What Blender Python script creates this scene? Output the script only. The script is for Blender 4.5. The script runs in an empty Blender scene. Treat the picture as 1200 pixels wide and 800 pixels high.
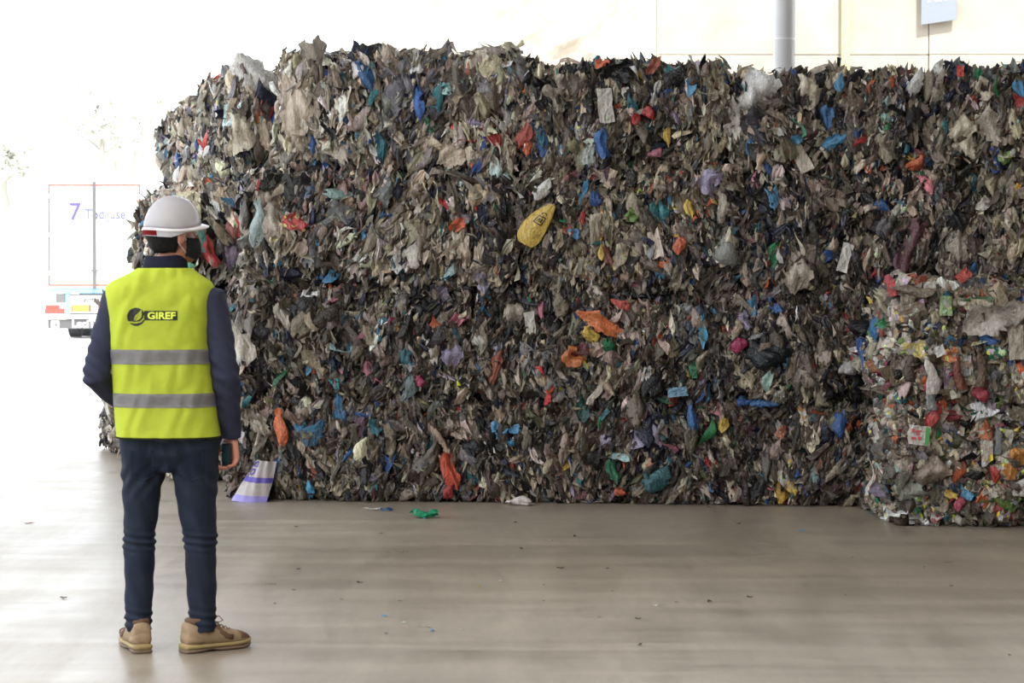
import bpy, bmesh, math, random
import numpy as np
from mathutils import Vector, Matrix

PI = math.pi
SC = bpy.context.scene
COL = SC.collection
rng = np.random.default_rng(11)
random.seed(5)

# ------------------------------------------------------------------ camera
F_PX = 2690.0
CAM_Z = 1.47
cam_d = bpy.data.cameras.new('camera')
cam_d.sensor_width = 36.0
cam_d.lens = 36.0 * F_PX / 1200.0
cam_d.clip_end = 600
cam_d.dof.use_dof = True
cam_d.dof.focus_distance = 14.6
cam_d.dof.aperture_fstop = 9.0
cam = bpy.data.objects.new('camera', cam_d)
COL.objects.link(cam)
PITCH = math.atan(71.0 / F_PX)
cam.location = (0, 0, CAM_Z)
cam.rotation_euler = (PI / 2 - PITCH, 0, 0)
SC.camera = cam

# ------------------------------------------------------------------ world, sun, exposure
world = bpy.data.worlds.new('world')
SC.world = world
world.use_nodes = True
wn = world.node_tree
wn.nodes.clear()
w_out = wn.nodes.new('ShaderNodeOutputWorld')
w_bg = wn.nodes.new('ShaderNodeBackground')
w_bg.inputs['Color'].default_value = (0.88, 0.94, 1.0, 1)
w_bg.inputs['Strength'].default_value = 1.6
wn.links.new(w_bg.outputs[0], w_out.inputs[0])

sun_d = bpy.data.lights.new('sun', 'SUN')
sun_d.energy = 3.7
sun_d.angle = math.radians(3)
sun_d.color = (1.0, 0.95, 0.87)
sun = bpy.data.objects.new('sun', sun_d)
COL.objects.link(sun)
sun.rotation_euler = Vector((-0.30, 0.62, -1.0)).to_track_quat('-Z', 'Y').to_euler()

vs = SC.view_settings
vs.view_transform = 'Standard'
vs.look = 'None'
# added overhead fill lamps under the solid roof, brightening floor and bales
for y_, e_ in ((-3.0, 300), (1.5, 260), (6.0, 90)):
    fill_d = bpy.data.lights.new('overhead_fill', 'AREA')
    fill_d.shape = 'RECTANGLE'
    fill_d.size = 8.0
    fill_d.size_y = 1.2
    fill_d.energy = e_
    fill_d.color = (1.0, 0.94, 0.85)
    fill_l = bpy.data.objects.new('overhead_fill', fill_d)
    COL.objects.link(fill_l)
    fill_l.location = (-0.8, y_, 8.35)

vs.exposure = 1.15
vs.gamma = 1
vs.use_curve_mapping = False


# ------------------------------------------------------------------ helpers
def lin(r, g, b):
    def f(c):
        c /= 255.0
        return c / 12.92 if c <= 0.04045 else ((c + 0.055) / 1.055) ** 2.4
    return (f(r), f(g), f(b))


def at(px, py, Y):
    """point at depth Y along +y seen at pixel (px,py); horizon at row 329"""
    return Vector(((px - 600) / F_PX * Y, Y, CAM_Z - (py - 329) / F_PX * Y))


def link(o, parent=None):
    COL.objects.link(o)
    if parent is not None:
        o.parent = parent
    return o


def tag(o, label=None, cat=None, group=None, kind=None):
    if label:
        o['label'] = label
    if cat:
        o['category'] = cat
    if group:
        o['group'] = group
    if kind:
        o['kind'] = kind
    return o


def empty(name, loc=(0, 0, 0), rz=0.0, label=None, cat=None, group=None, kind=None):
    o = bpy.data.objects.new(name, None)
    o.empty_display_size = 0.1
    link(o)
    o.location = loc
    o.rotation_euler = (0, 0, rz)
    return tag(o, label, cat, group, kind)


def obj(name, bm, mat, parent=None, smooth=False):
    me = bpy.data.meshes.new(name)
    bmesh.ops.recalc_face_normals(bm, faces=bm.faces[:])
    bm.to_mesh(me)
    bm.free()
    if smooth:
        me.polygons.foreach_set('use_smooth', [True] * len(me.polygons))
    me.materials.append(mat)
    return link(bpy.data.objects.new(name, me), parent)


def np_mesh(name, V, Fq, mat, smooth=True, colors=None):
    me = bpy.data.meshes.new(name)
    n, m = len(V), len(Fq)
    me.vertices.add(n)
    me.vertices.foreach_set('co', np.asarray(V, np.float32).ravel())
    me.loops.add(m * 4)
    me.loops.foreach_set('vertex_index', np.asarray(Fq, np.int32).ravel())
    me.polygons.add(m)
    me.polygons.foreach_set('loop_start', np.arange(0, m * 4, 4, dtype=np.int32))
    me.polygons.foreach_set('loop_total', np.full(m, 4, np.int32))
    me.polygons.foreach_set('use_smooth', np.full(m, smooth))
    me.update(calc_edges=True)
    if colors is not None:
        a = me.attributes.new('scrap_color', 'FLOAT_COLOR', 'POINT')
        c = np.ones((n, 4), np.float32)
        c[:, :3] = colors
        a.data.foreach_set('color', c.ravel())
    me.materials.append(mat)
    return me


def add_box(bm, c, d, rz=0.0, bevel=0.0, mtx=None):
    M = Matrix.Translation(c) @ Matrix.Rotation(rz, 4, 'Z') @ Matrix.Diagonal((d[0], d[1], d[2], 1))
    if mtx is not None:
        M = mtx @ M
    r = bmesh.ops.create_cube(bm, size=1.0, matrix=M)
    if bevel > 0:
        es = list({e for v in r['verts'] for e in v.link_edges})
        bmesh.ops.bevel(bm, geom=es, offset=bevel, segments=2, affect='EDGES', profile=0.5)


def add_cyl(bm, p0, p1, r0, r1=None, seg=16, cap=True):
    p0, p1 = Vector(p0), Vector(p1)
    d = p1 - p0
    M = Matrix.Translation((p0 + p1) / 2) @ d.to_track_quat('Z', 'Y').to_matrix().to_4x4()
    bmesh.ops.create_cone(bm, cap_ends=cap, segments=seg, radius1=r0, radius2=r0 if r1 is None else r1, depth=d.length, matrix=M)


def add_tube(bm, pts, radii, seg=14, ref=(1, 0, 0), cap=True):
    """lofted tube; radii are (a along ref, b across) or a number"""
    pts = [Vector(p) for p in pts]
    rings = []
    for i, p in enumerate(pts):
        t = (pts[min(i + 1, len(pts) - 1)] - pts[max(i - 1, 0)]).normalized()
        u = Vector(ref) - t * Vector(ref).dot(t)
        if u.length < 1e-4:
            u = Vector((0, 1, 0)) - t * t.y
        u.normalize()
        v = t.cross(u)
        r = radii[i]
        a, b = (r, r) if not isinstance(r, (tuple, list)) else r
        rings.append([bm.verts.new(p + u * (a * math.cos(2 * PI * k / seg)) + v * (b * math.sin(2 * PI * k / seg))) for k in range(seg)])
    for A, B in zip(rings, rings[1:]):
        for k in range(seg):
            bm.faces.new((A[k], A[(k + 1) % seg], B[(k + 1) % seg], B[k]))
    if cap:
        bm.faces.new(rings[0][::-1])
        bm.faces.new(rings[-1])


def remesh(name, bm, voxel, mat, parent, smooth_it=4, fn=None):
    """join overlapping lofts of BM into one continuous skin"""
    bmesh.ops.recalc_face_normals(bm, faces=bm.faces[:])
    me = bpy.data.meshes.new(name + '_raw')
    bm.to_mesh(me)
    bm.free()
    tmp = bpy.data.objects.new(name + '_raw', me)
    COL.objects.link(tmp)
    m = tmp.modifiers.new('r', 'REMESH')
    m.mode = 'VOXEL'
    m.voxel_size = voxel
    s = tmp.modifiers.new('s', 'SMOOTH')
    s.iterations = smooth_it
    s.factor = 0.5
    dg = bpy.context.evaluated_depsgraph_get()
    out = bpy.data.meshes.new_from_object(tmp.evaluated_get(dg))
    bpy.data.objects.remove(tmp)
    bpy.data.meshes.remove(me)
    out.name = name
    n = len(out.vertices)
    co = np.empty(n * 3, np.float32)
    out.vertices.foreach_get('co', co)
    if fn is not None:
        no = np.empty(n * 3, np.float32)
        out.vertices.foreach_get('normal', no)
        co = fn(co.reshape(-1, 3), no.reshape(-1, 3)).astype(np.float32).ravel()
        out.vertices.foreach_set('co', co)
    out.polygons.foreach_set('use_smooth', [True] * len(out.polygons))
    out.materials.clear()
    out.materials.append(mat)
    out.update()
    return link(bpy.data.objects.new(name, out), parent)


def text_mesh(body, size, offset=0.0, extrude=0.0, res=3):
    c = bpy.data.curves.new('t', 'FONT')
    c.body = body
    c.size = size
    c.offset = offset
    c.extrude = extrude
    c.resolution_u = res
    c.align_x = 'CENTER'
    c.align_y = 'CENTER'
    o = bpy.data.objects.new('t', c)
    COL.objects.link(o)
    dg = bpy.context.evaluated_depsgraph_get()
    me = bpy.data.meshes.new_from_object(o.evaluated_get(dg))
    bpy.data.objects.remove(o)
    return me


# ------------------------------------------------------------------ materials
def new_mat(name):
    m = bpy.data.materials.new(name)
    m.use_nodes = True
    nt = m.node_tree
    return m, nt, nt.nodes['Principled BSDF'], nt.nodes['Material Output']


def N(nt, t, **kw):
    n = nt.nodes.new(t)
    for k, v in kw.items():
        if hasattr(n, k):
            setattr(n, k, v)
        else:
            n.inputs[k].default_value = v
    return n


def simple(name, col, rough=0.6, metal=0.0, noise=0.12, nscale=20.0, bump=0.0, bscale=80.0, stretch=None, spec=0.5):
    """colour with a light procedural mottling and optional relief"""
    m, nt, b, out = new_mat(name)
    tc = N(nt, 'ShaderNodeTexCoord')
    src = tc.outputs['Object']
    if stretch:
        mp = N(nt, 'ShaderNodeMapping')
        mp.inputs['Scale'].default_value = stretch
        nt.links.new(src, mp.inputs[0])
        src = mp.outputs[0]
    nz = N(nt, 'ShaderNodeTexNoise', Scale=nscale, Detail=5.0)
    nt.links.new(src, nz.inputs['Vector'])
    mr = N(nt, 'ShaderNodeMapRange')
    mr.inputs['To Min'].default_value = 1 - noise * 2
    mr.inputs['To Max'].default_value = 1 + noise * 2
    nt.links.new(nz.outputs['Fac'], mr.inputs['Value'])
    mx = N(nt, 'ShaderNodeMix', data_type='RGBA', blend_type='MULTIPLY')
    mx.inputs['Factor'].default_value = 1
    mx.inputs['A'].default_value = (*col, 1)
    nt.links.new(mr.outputs[0], mx.inputs['B'])
    nt.links.new(mx.outputs['Result'], b.inputs['Base Color'])
    b.inputs['Roughness'].default_value = rough
    b.inputs['Metallic'].default_value = metal
    b.inputs['Specular IOR Level'].default_value = spec
    if bump:
        n2 = N(nt, 'ShaderNodeTexNoise', Scale=bscale, Detail=4.0)
        nt.links.new(src, n2.inputs['Vector'])
        bp = N(nt, 'ShaderNodeBump', Strength=bump, Distance=0.01)
        nt.links.new(n2.outputs['Fac'], bp.inputs['Height'])
        nt.links.new(bp.outputs[0], b.inputs['Normal'])
    return m


def film_mat(name, source, rough=0.36, translucent=0.25, printed=False):
    """thin plastic film: colour from the object or from the scrap_color attribute, streaked and wrinkled"""
    m, nt, b, out = new_mat(name)
    if source == 'object':
        ci = N(nt, 'ShaderNodeObjectInfo')
        csock = ci.outputs['Color']
    else:
        ci = N(nt, 'ShaderNodeAttribute')
        ci.attribute_name = 'scrap_color'
        csock = ci.outputs['Color']
    tc = N(nt, 'ShaderNodeTexCoord')
    geo = N(nt, 'ShaderNodeNewGeometry')
    pos = geo.outputs['Position']
    mp = N(nt, 'ShaderNodeMapping')
    mp.inputs['Scale'].default_value = (64, 64, 15)
    nt.links.new(pos, mp.inputs[0])
    nz = N(nt, 'ShaderNodeTexNoise', Scale=1.0, Detail=4.0, Roughness=0.6)
    nt.links.new(mp.outputs[0], nz.inputs['Vector'])
    mr = N(nt, 'ShaderNodeMapRange')
    mr.inputs['From Min'].default_value = 0.3
    mr.inputs['From Max'].default_value = 0.7
    mr.inputs['To Min'].default_value = 0.30 if source != 'object' else 0.50
    mr.inputs['To Max'].default_value = 1.35 if source != 'object' else 1.22  # light and dark streaks in the colour imitate shaded crumples
    nt.links.new(nz.outputs['Fac'], mr.inputs['Value'])
    if printed:
        vz = N(nt, 'ShaderNodeTexVoronoi', Scale=34.0)
        nt.links.new(pos, vz.inputs['Vector'])
        pick = N(nt, 'ShaderNodeMapRange')
        pick.inputs['From Min'].default_value = 0.62
        pick.inputs['From Max'].default_value = 0.66
        sep = N(nt, 'ShaderNodeSeparateColor')
        nt.links.new(vz.outputs['Color'], sep.inputs[0])
        nt.links.new(sep.outputs[0], pick.inputs['Value'])
        hs = N(nt, 'ShaderNodeHueSaturation', Saturation=1.1, Value=0.75)
        nt.links.new(vz.outputs['Color'], hs.inputs['Color'])
        half = N(nt, 'ShaderNodeMix', data_type='RGBA')
        half.inputs['A'].default_value = (0.42, 0.40, 0.36, 1)
        fac2 = N(nt, 'ShaderNodeMath', operation='GREATER_THAN')
        fac2.inputs[1].default_value = 0.62
        nt.links.new(sep.outputs[1], fac2.inputs[0])
        nt.links.new(fac2.outputs[0], half.inputs['Factor'])
        nt.links.new(hs.outputs[0], half.inputs['B'])
        pm = N(nt, 'ShaderNodeMix', data_type='RGBA')
        nt.links.new(pick.outputs[0], pm.inputs['Factor'])
        nt.links.new(csock, pm.inputs['A'])
        nt.links.new(half.outputs['Result'], pm.inputs['B'])
        csock = pm.outputs['Result']
    mx = N(nt, 'ShaderNodeMix', data_type='RGBA', blend_type='MULTIPLY')
    mx.inputs['Factor'].default_value = 1
    nt.links.new(csock, mx.inputs['A'])
    nt.links.new(mr.outputs[0], mx.inputs['B'])
    nt.links.new(mx.outputs['Result'], b.inputs['Base Color'])
    b.inputs['Roughness'].default_value = rough
    bz = N(nt, 'ShaderNodeTexNoise', Scale=60.0, Detail=3.0)
    nt.links.new(pos, bz.inputs['Vector'])
    bp = N(nt, 'ShaderNodeBump', Strength=0.8, Distance=0.015)
    nt.links.new(bz.outputs['Fac'], bp.inputs['Height'])
    nt.links.new(bp.outputs[0], b.inputs['Normal'])
    tr = N(nt, 'ShaderNodeBsdfTranslucent')
    nt.links.new(mx.outputs['Result'], tr.inputs['Color'])
    ms = N(nt, 'ShaderNodeMixShader')
    ms.inputs[0].default_value = translucent
    nt.links.new(b.outputs[0], ms.inputs[1])
    nt.links.new(tr.outputs[0], ms.inputs[2])
    nt.links.new(ms.outputs[0], out.inputs['Surface'])
    return m


M_FILM = film_mat('plastic_film', 'object')
M_PACK = film_mat('printed_packaging', 'object', rough=0.4, translucent=0.1, printed=True)
M_SHRED = film_mat('shredded_film', 'attribute')
M_CORE = simple('shade_dark_waste', (0.018, 0.016, 0.015), 0.8, noise=0.4, nscale=25, bump=0.8, bscale=30)  # near-black: the deep shade between scraps is put into the colour


def floor_mat():
    m, nt, b, out = new_mat('worn_concrete_floor')
    geo = N(nt, 'ShaderNodeNewGeometry')
    pos = geo.outputs['Position']
    # large stains
    n1 = N(nt, 'ShaderNodeTexNoise', Scale=0.35, Detail=6.0, Roughness=0.6)
    nt.links.new(pos, n1.inputs['Vector'])
    # streaks dragged across the floor by the loaders
    mp = N(nt, 'ShaderNodeMapping')
    mp.inputs['Rotation'].default_value = (0, 0, math.radians(28))
    mp.inputs['Scale'].default_value = (1.5, 0.28, 1)
    nt.links.new(pos, mp.inputs[0])
    n2 = N(nt, 'ShaderNodeTexNoise', Scale=1.3, Detail=8.0, Roughness=0.62, Distortion=0.6)
    nt.links.new(mp.outputs[0], n2.inputs['Vector'])
    mp3 = N(nt, 'ShaderNodeMapping')
    mp3.inputs['Rotation'].default_value = (0, 0, math.radians(62))
    mp3.inputs['Scale'].default_value = (3.0, 0.5, 1)
    nt.links.new(pos, mp3.inputs[0])
    n3 = N(nt, 'ShaderNodeTexNoise', Scale=7.0, Detail=9.0, Roughness=0.75)
    nt.links.new(mp3.outputs[0], n3.inputs['Vector'])
    add = N(nt, 'ShaderNodeMath', operation='ADD')
    nt.links.new(n1.outputs['Fac'], add.inputs[0])
    nt.links.new(n2.outputs['Fac'], add.inputs[1])
    cr = N(nt, 'ShaderNodeValToRGB')
    e = cr.color_ramp.elements
    e[0].position = 0.30
    e[0].color = (*lin(124, 112, 98), 1)
    e[1].position = 0.70
    e[1].color = (*lin(158, 146, 130), 1)
    hv = N(nt, 'ShaderNodeMath', operation='MULTIPLY')
    hv.inputs[1].default_value = 0.5
    nt.links.new(add.outputs[0], hv.inputs[0])
    nt.links.new(hv.outputs[0], cr.inputs[0])
    fine = N(nt, 'ShaderNodeMapRange')
    fine.inputs['From Min'].default_value = 0.3
    fine.inputs['From Max'].default_value = 0.7
    fine.inputs['To Min'].default_value = 0.87
    fine.inputs['To Max'].default_value = 1.11
    nt.links.new(n3.outputs['Fac'], fine.inputs['Value'])
    mx = N(nt, 'ShaderNodeMix', data_type='RGBA', blend_type='MULTIPLY')
    mx.inputs['Factor'].default_value = 1
    nt.links.new(cr.outputs[0], mx.inputs['A'])
    nt.links.new(fine.outputs[0], mx.inputs['B'])
    # dark fine cracks and tyre scuffs
    mp2 = N(nt, 'ShaderNodeMapping')
    mp2.inputs['Rotation'].default_value = (0, 0, math.radians(-40))
    mp2.inputs['Scale'].default_value = (1.2, 0.16, 1)
    nt.links.new(pos, mp2.inputs[0])
    n4 = N(nt, 'ShaderNodeTexNoise', Scale=1.5, Detail=5.0, Distortion=0.8)
    nt.links.new(mp2.outputs[0], n4.inputs['Vector'])
    ln = N(nt, 'ShaderNodeMath', operation='SUBTRACT')
    ln.inputs[1].default_value = 0.5
    nt.links.new(n4.outputs['Fac'], ln.inputs[0])
    ab = N(nt, 'ShaderNodeMath', operation='ABSOLUTE')
    nt.links.new(ln.outputs[0], ab.inputs[0])
    lm = N(nt, 'ShaderNodeMapRange')
    lm.inputs['From Max'].default_value = 0.012
    lm.inputs['To Min'].default_value = 0.985
    lm.inputs['To Max'].default_value = 1.0
    nt.links.new(ab.outputs[0], lm.inputs['Value'])
    mx2 = N(nt, 'ShaderNodeMix', data_type='RGBA', blend_type='MULTIPLY')
    mx2.inputs['Factor'].default_value = 1
    nt.links.new(mx.outputs['Result'], mx2.inputs['A'])
    nt.links.new(lm.outputs[0], mx2.inputs['B'])
    # long scuffs left by the loader's tyres and bucket
    mp5 = N(nt, 'ShaderNodeMapping')
    mp5.inputs['Rotation'].default_value = (0, 0, math.radians(24))
    mp5.inputs['Scale'].default_value = (0.22, 1.9, 1)
    nt.links.new(pos, mp5.inputs[0])
    n5 = N(nt, 'ShaderNodeTexNoise', Scale=1.6, Detail=7.0, Roughness=0.7, Distortion=0.5)
    nt.links.new(mp5.outputs[0], n5.inputs['Vector'])
    sc5 = N(nt, 'ShaderNodeMapRange')
    sc5.inputs['From Min'].default_value = 0.32
    sc5.inputs['From Max'].default_value = 0.68
    sc5.inputs['To Min'].default_value = 0.88
    sc5.inputs['To Max'].default_value = 1.09
    nt.links.new(n5.outputs['Fac'], sc5.inputs['Value'])
    mx5 = N(nt, 'ShaderNodeMix', data_type='RGBA', blend_type='MULTIPLY')
    mx5.inputs['Factor'].default_value = 1
    nt.links.new(mx2.outputs['Result'], mx5.inputs['A'])
    nt.links.new(sc5.outputs[0], mx5.inputs['B'])
    nt.links.new(mx5.outputs['Result'], b.inputs['Base Color'])
    n5_fac = n5.outputs['Fac']
    rr = N(nt, 'ShaderNodeMapRange')
    rr.inputs['From Min'].default_value = 0.35
    rr.inputs['From Max'].default_value = 0.65
    rr.inputs['To Min'].default_value = 0.26
    rr.inputs['To Max'].default_value = 0.50
    rmix = N(nt, 'ShaderNodeMath', operation='ADD')
    nt.links.new(n2.outputs['Fac'], rmix.inputs[0])
    nt.links.new(n5_fac, rmix.inputs[1])
    rh = N(nt, 'ShaderNodeMath', operation='MULTIPLY')
    rh.inputs[1].default_value = 0.5
    nt.links.new(rmix.outputs[0], rh.inputs[0])
    nt.links.new(rh.outputs[0], rr.inputs['Value'])
    nt.links.new(rr.outputs[0], b.inputs['Roughness'])
    b.inputs['Specular IOR Level'].default_value = 0.58
    bp = N(nt, 'ShaderNodeBump', Strength=0.05, Distance=0.02)
    nt.links.new(n1.outputs['Fac'], bp.inputs['Height'])
    nt.links.new(bp.outputs[0], b.inputs['Normal'])
    return m


M_FLOOR = floor_mat()
M_YARD = simple('pale_yard_concrete', lin(205, 200, 192), 0.55, noise=0.06, nscale=0.6)
M_ROOF = simple('painted_roof_sheet', lin(120, 122, 124), 0.7, noise=0.05)
M_COLUMN = simple('grey_painted_steel', lin(205, 205, 206), 0.45, noise=0.03, nscale=4)
M_PANELC = simple('cast_concrete', lin(172, 163, 150), 0.85, noise=0.2, nscale=1.6, bump=0.3, bscale=25)
M_ROCK = simple('sprayed_rock', lin(168, 160, 146), 0.9, noise=0.3, nscale=3.0, bump=0.4, bscale=6)
M_WHITE = simple('white_paint', lin(228, 228, 228), 0.4, noise=0.02)


# ------------------------------------------------------------------ structure
def slab(name, x0, x1, y0, y1, z0, z1, mat):
    bm = bmesh.new()
    add_box(bm, ((x0 + x1) / 2, (y0 + y1) / 2, (z0 + z1) / 2), (x1 - x0, y1 - y0, z1 - z0))
    return tag(obj(name, bm, mat), kind='structure')


ROOF_Z = 8.5
slab('floor', -7.5, 26, -26, 26, -0.3, 0.0, M_FLOOR)
tag(slab('ground', -160, 120, -40, 260, -0.6, -0.012, M_YARD), 'pale bright yard outside the open hall')
roof = slab('ceiling', -5.4, 26, -26, 21.5, ROOF_Z, ROOF_Z + 0.3, M_ROOF)
slab('wall_rear', -5.4, 26, -26.3, -26, 0.0, ROOF_Z, M_PANELC)  # unseen end wall, added to cut the light on the bale fronts
slab('wall_right', 26, 26.3, -26, 21, 0.0, ROOF_Z, M_PANELC)
for cx_, cy_ in ((-5.2, -18), (-5.2, -5), (-5.2, 8), (-5.2, 21)):
    bm = bmesh.new()
    add_cyl(bm, (cx_, cy_, 0), (cx_, cy_, ROOF_Z), 0.15, seg=20)
    tag(obj('hall_column', bm, M_COLUMN, smooth=False), 'round grey steel column along the open side of the hall', 'column', 'columns along the open side of the hall')

# the round column seen above the bales
cp = at(917.5, 80, 21.2)
column = empty('roof_column', (cp.x, 21.2, 0), label='round grey steel column rising behind the stacked bales', cat='column')
bm = bmesh.new()
add_cyl(bm, (0, 0, 0), (0, 0, ROOF_Z), 0.098, seg=32)
obj('shaft', bm, M_COLUMN, column, smooth=True)
bm = bmesh.new()
zc = at(917, 47, 21.2).z
add_cyl(bm, (0, 0, zc - 0.008), (0, 0, zc + 0.008), 0.103, seg=32)
obj('white_tie_band', bm, M_WHITE, column)['label'] = 'thin white band round the shaft'
bm = bmesh.new()
add_box(bm, (0, 0, 0.012), (0.36, 0.36, 0.024), bevel=0.004)
obj('base_plate', bm, M_COLUMN, column)

# panelled concrete wall behind, right
YW = 31.0
wall = empty('wall_back', (0, YW, 0), kind='structure')
edges_px = [770, 930, 1087, 1244, 1400, 1560, 1720]
zsplit = [0.0, at(0, 65, YW).z, 6.2, 8.8]
for i in range(len(edges_px) - 1):
    x0 = at(edges_px[i], 0, YW).x
    x1 = at(edges_px[i + 1], 0, YW).x
    for j in range(3):
        bm = bmesh.new()
        dy = random.uniform(-0.012, 0.012)
        add_box(bm, ((x0 + x1) / 2, 0.15 + dy, (zsplit[j] + zsplit[j + 1]) / 2), (x1 - x0 - 0.009, 0.3, zsplit[j + 1] - zsplit[j] - 0.007), bevel=0.008)
        obj('concrete_panel', bm, M_PANELC, wall)
bm = bmesh.new()
xa, xb = at(770, 0, YW).x, at(1720, 0, YW).x
add_box(bm, ((xa + xb) / 2, 0.32, 4.4), (xb - xa, 0.2, 8.8))
obj('backing', bm, simple('joint_fill', lin(150, 138, 122), 0.9), wall)
yp = at(989, 0, YW).x
bm = bmesh.new()
add_box(bm, (yp, YW - 0.05, 4.4), (0.11, 0.06, 8.8), bevel=0.01)
tag(obj('trim_1', bm, simple('pale_yellow_paint', lin(214, 210, 140), 0.5)), kind='structure')

# rock slope left of the wall, and the hill with trees
def rough_sheet(name, nx, ny, fn, mat, smooth=False):
    U, Vv = np.meshgrid(np.linspace(0, 1, nx), np.linspace(0, 1, ny))
    P = fn(U.ravel(), Vv.ravel())
    idx = np.arange(nx * ny).reshape(ny, nx)
    Fq = np.stack([idx[:-1, :-1].ravel(), idx[:-1, 1:].ravel(), idx[1:, 1:].ravel(), idx[1:, :-1].ravel()], 1)
    return link(bpy.data.objects.new(name, np_mesh(name, P, Fq, mat, smooth)))


def rock_fn(u, v):
    x = -3.2 + u * 16
    z = -0.2 + v * (3.6 + 9.0 * np.sqrt(u))
    y = 36 + v * 2.6
    for k in range(9):
        f = 0.5 * 1.5 ** k
        a = 0.26 / 1.45 ** k
        ph = rng.uniform(0, 6.28, 4)
        y = y + a * np.sin(f * x + ph[0] + 1.3 * np.sin(f * 0.6 * z + ph[1])) * np.sin(f * 1.1 * z + ph[2])
    return np.stack([x, y, z], 1)


tag(rough_sheet('rock_slope', 160, 80, rock_fn, M_ROCK), 'pale sprayed rock face behind the left half of the bale stack', 'rock face', kind='structure')


def hill_fn(u, v):
    x = -75 + u * 90
    y = 85 + v * 90
    h = 9 + 5 * np.sin(u * 3.0) + 1.5 * np.sin(u * 11 + 1)
    z = -0.5 + h * v ** 0.8 + 0.4 * np.sin(x * 0.5) * np.sin(y * 0.3) * v
    return np.stack([x, y, z], 1)


def hill_z(x, y):
    u, v = (x + 75) / 90, (y - 85) / 90
    return float(hill_fn(np.array([u]), np.array([v]))[0, 2])


tag(rough_sheet('hill', 90, 40, hill_fn, simple('haze_pale_hillside', lin(214, 212, 200), 0.95, noise=0.1, nscale=0.4), True), 'pale hillside rising beyond the yard', 'hill', kind='structure')  # the glare veil over the hill is put into its pale colour

M_TRUNK = simple('haze_pale_bark', lin(160, 157, 152), 0.9)  # bark paled so its colour carries the outdoor glare
M_LEAF = simple('haze_pale_leaves', lin(190, 192, 184), 0.8, noise=0.08, nscale=2)  # leaves paled in colour to imitate the bright haze outdoors


def tree(px, base_py, top_py, Y, spread, label, lean=0.0):
    X = (px - 600) / F_PX * Y
    zb = hill_z(X, Y) - 0.15
    H = at(px, top_py, Y).z - zb
    t = empty('tree', (X, Y, zb), label=label, cat='tree')
    bm = bmesh.new()
    pts = [(lean * (q ** 2) + 0.12 * math.sin(q * 7 + px), 0.1 * math.sin(q * 5), H * 0.9 * q) for q in np.linspace(0, 1, 8)]
    add_tube(bm, pts, [0.24 * (1 - 0.75 * q) for q in np.linspace(0, 1, 8)], seg=8)
    tips = []
    for k in range(11):
        q = 0.58 + 0.38 * k / 10
        a = k * 2.4
        p0 = Vector((lean * q * q, 0, H * 0.9 * q))
        p1 = p0 + Vector((math.cos(a), math.sin(a), 0.45)) * spread * random.uniform(0.5, 0.95) * (1.15 - 0.5 * q)
        add_tube(bm, [p0, p0.lerp(p1, 0.5) + Vector((0, 0, 0.1)), p1], [0.08, 0.05, 0.02], seg=6)
        tips.append(p1)
    tips.append(Vector((lean, 0, H)))
    obj('trunk', bm, M_TRUNK, t, True)
    V, Fq = [], []
    for p in tips:
        for _ in range(60):
            c = np.array(p) + rng.normal(0, 1, 3) * np.array([0.33, 0.33, 0.2]) * spread * 0.8
            a, b = rng.normal(0, 1, 3), rng.normal(0, 1, 3)
            a /= np.linalg.norm(a)
            b -= a * a.dot(b)
            b /= np.linalg.norm(b)
            s = rng.uniform(0.12, 0.3)
            i = len(V)
            V += [c - a * s, c - b * s * 0.5, c + a * s, c + b * s * 0.5]
            Fq.append((i, i + 1, i + 2, i + 3))
    link(bpy.data.objects.new('crown', np_mesh('crown', np.array(V), np.array(Fq), M_LEAF, False)), t)


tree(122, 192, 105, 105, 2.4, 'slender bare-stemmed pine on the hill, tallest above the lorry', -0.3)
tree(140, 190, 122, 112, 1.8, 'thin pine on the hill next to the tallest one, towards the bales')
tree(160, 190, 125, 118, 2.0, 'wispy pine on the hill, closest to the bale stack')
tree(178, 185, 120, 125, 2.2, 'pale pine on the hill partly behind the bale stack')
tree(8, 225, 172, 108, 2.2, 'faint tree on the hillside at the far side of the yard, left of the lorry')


# ------------------------------------------------------------------ scrap library (unit size; x width, y length, z off the bale)
def grid_faces(nx, ny, wrap=False):
    idx = np.arange(nx * ny).reshape(ny, nx)
    if wrap:
        a, b = idx, np.roll(idx, -1, 1)
        return np.stack([a[:-1].ravel(), b[:-1].ravel(), b[1:].ravel(), a[1:].ravel()], 1)
    return np.stack([idx[:-1, :-1].ravel(), idx[:-1, 1:].ravel(), idx[1:, 1:].ravel(), idx[1:, :-1].ravel()], 1)


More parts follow.
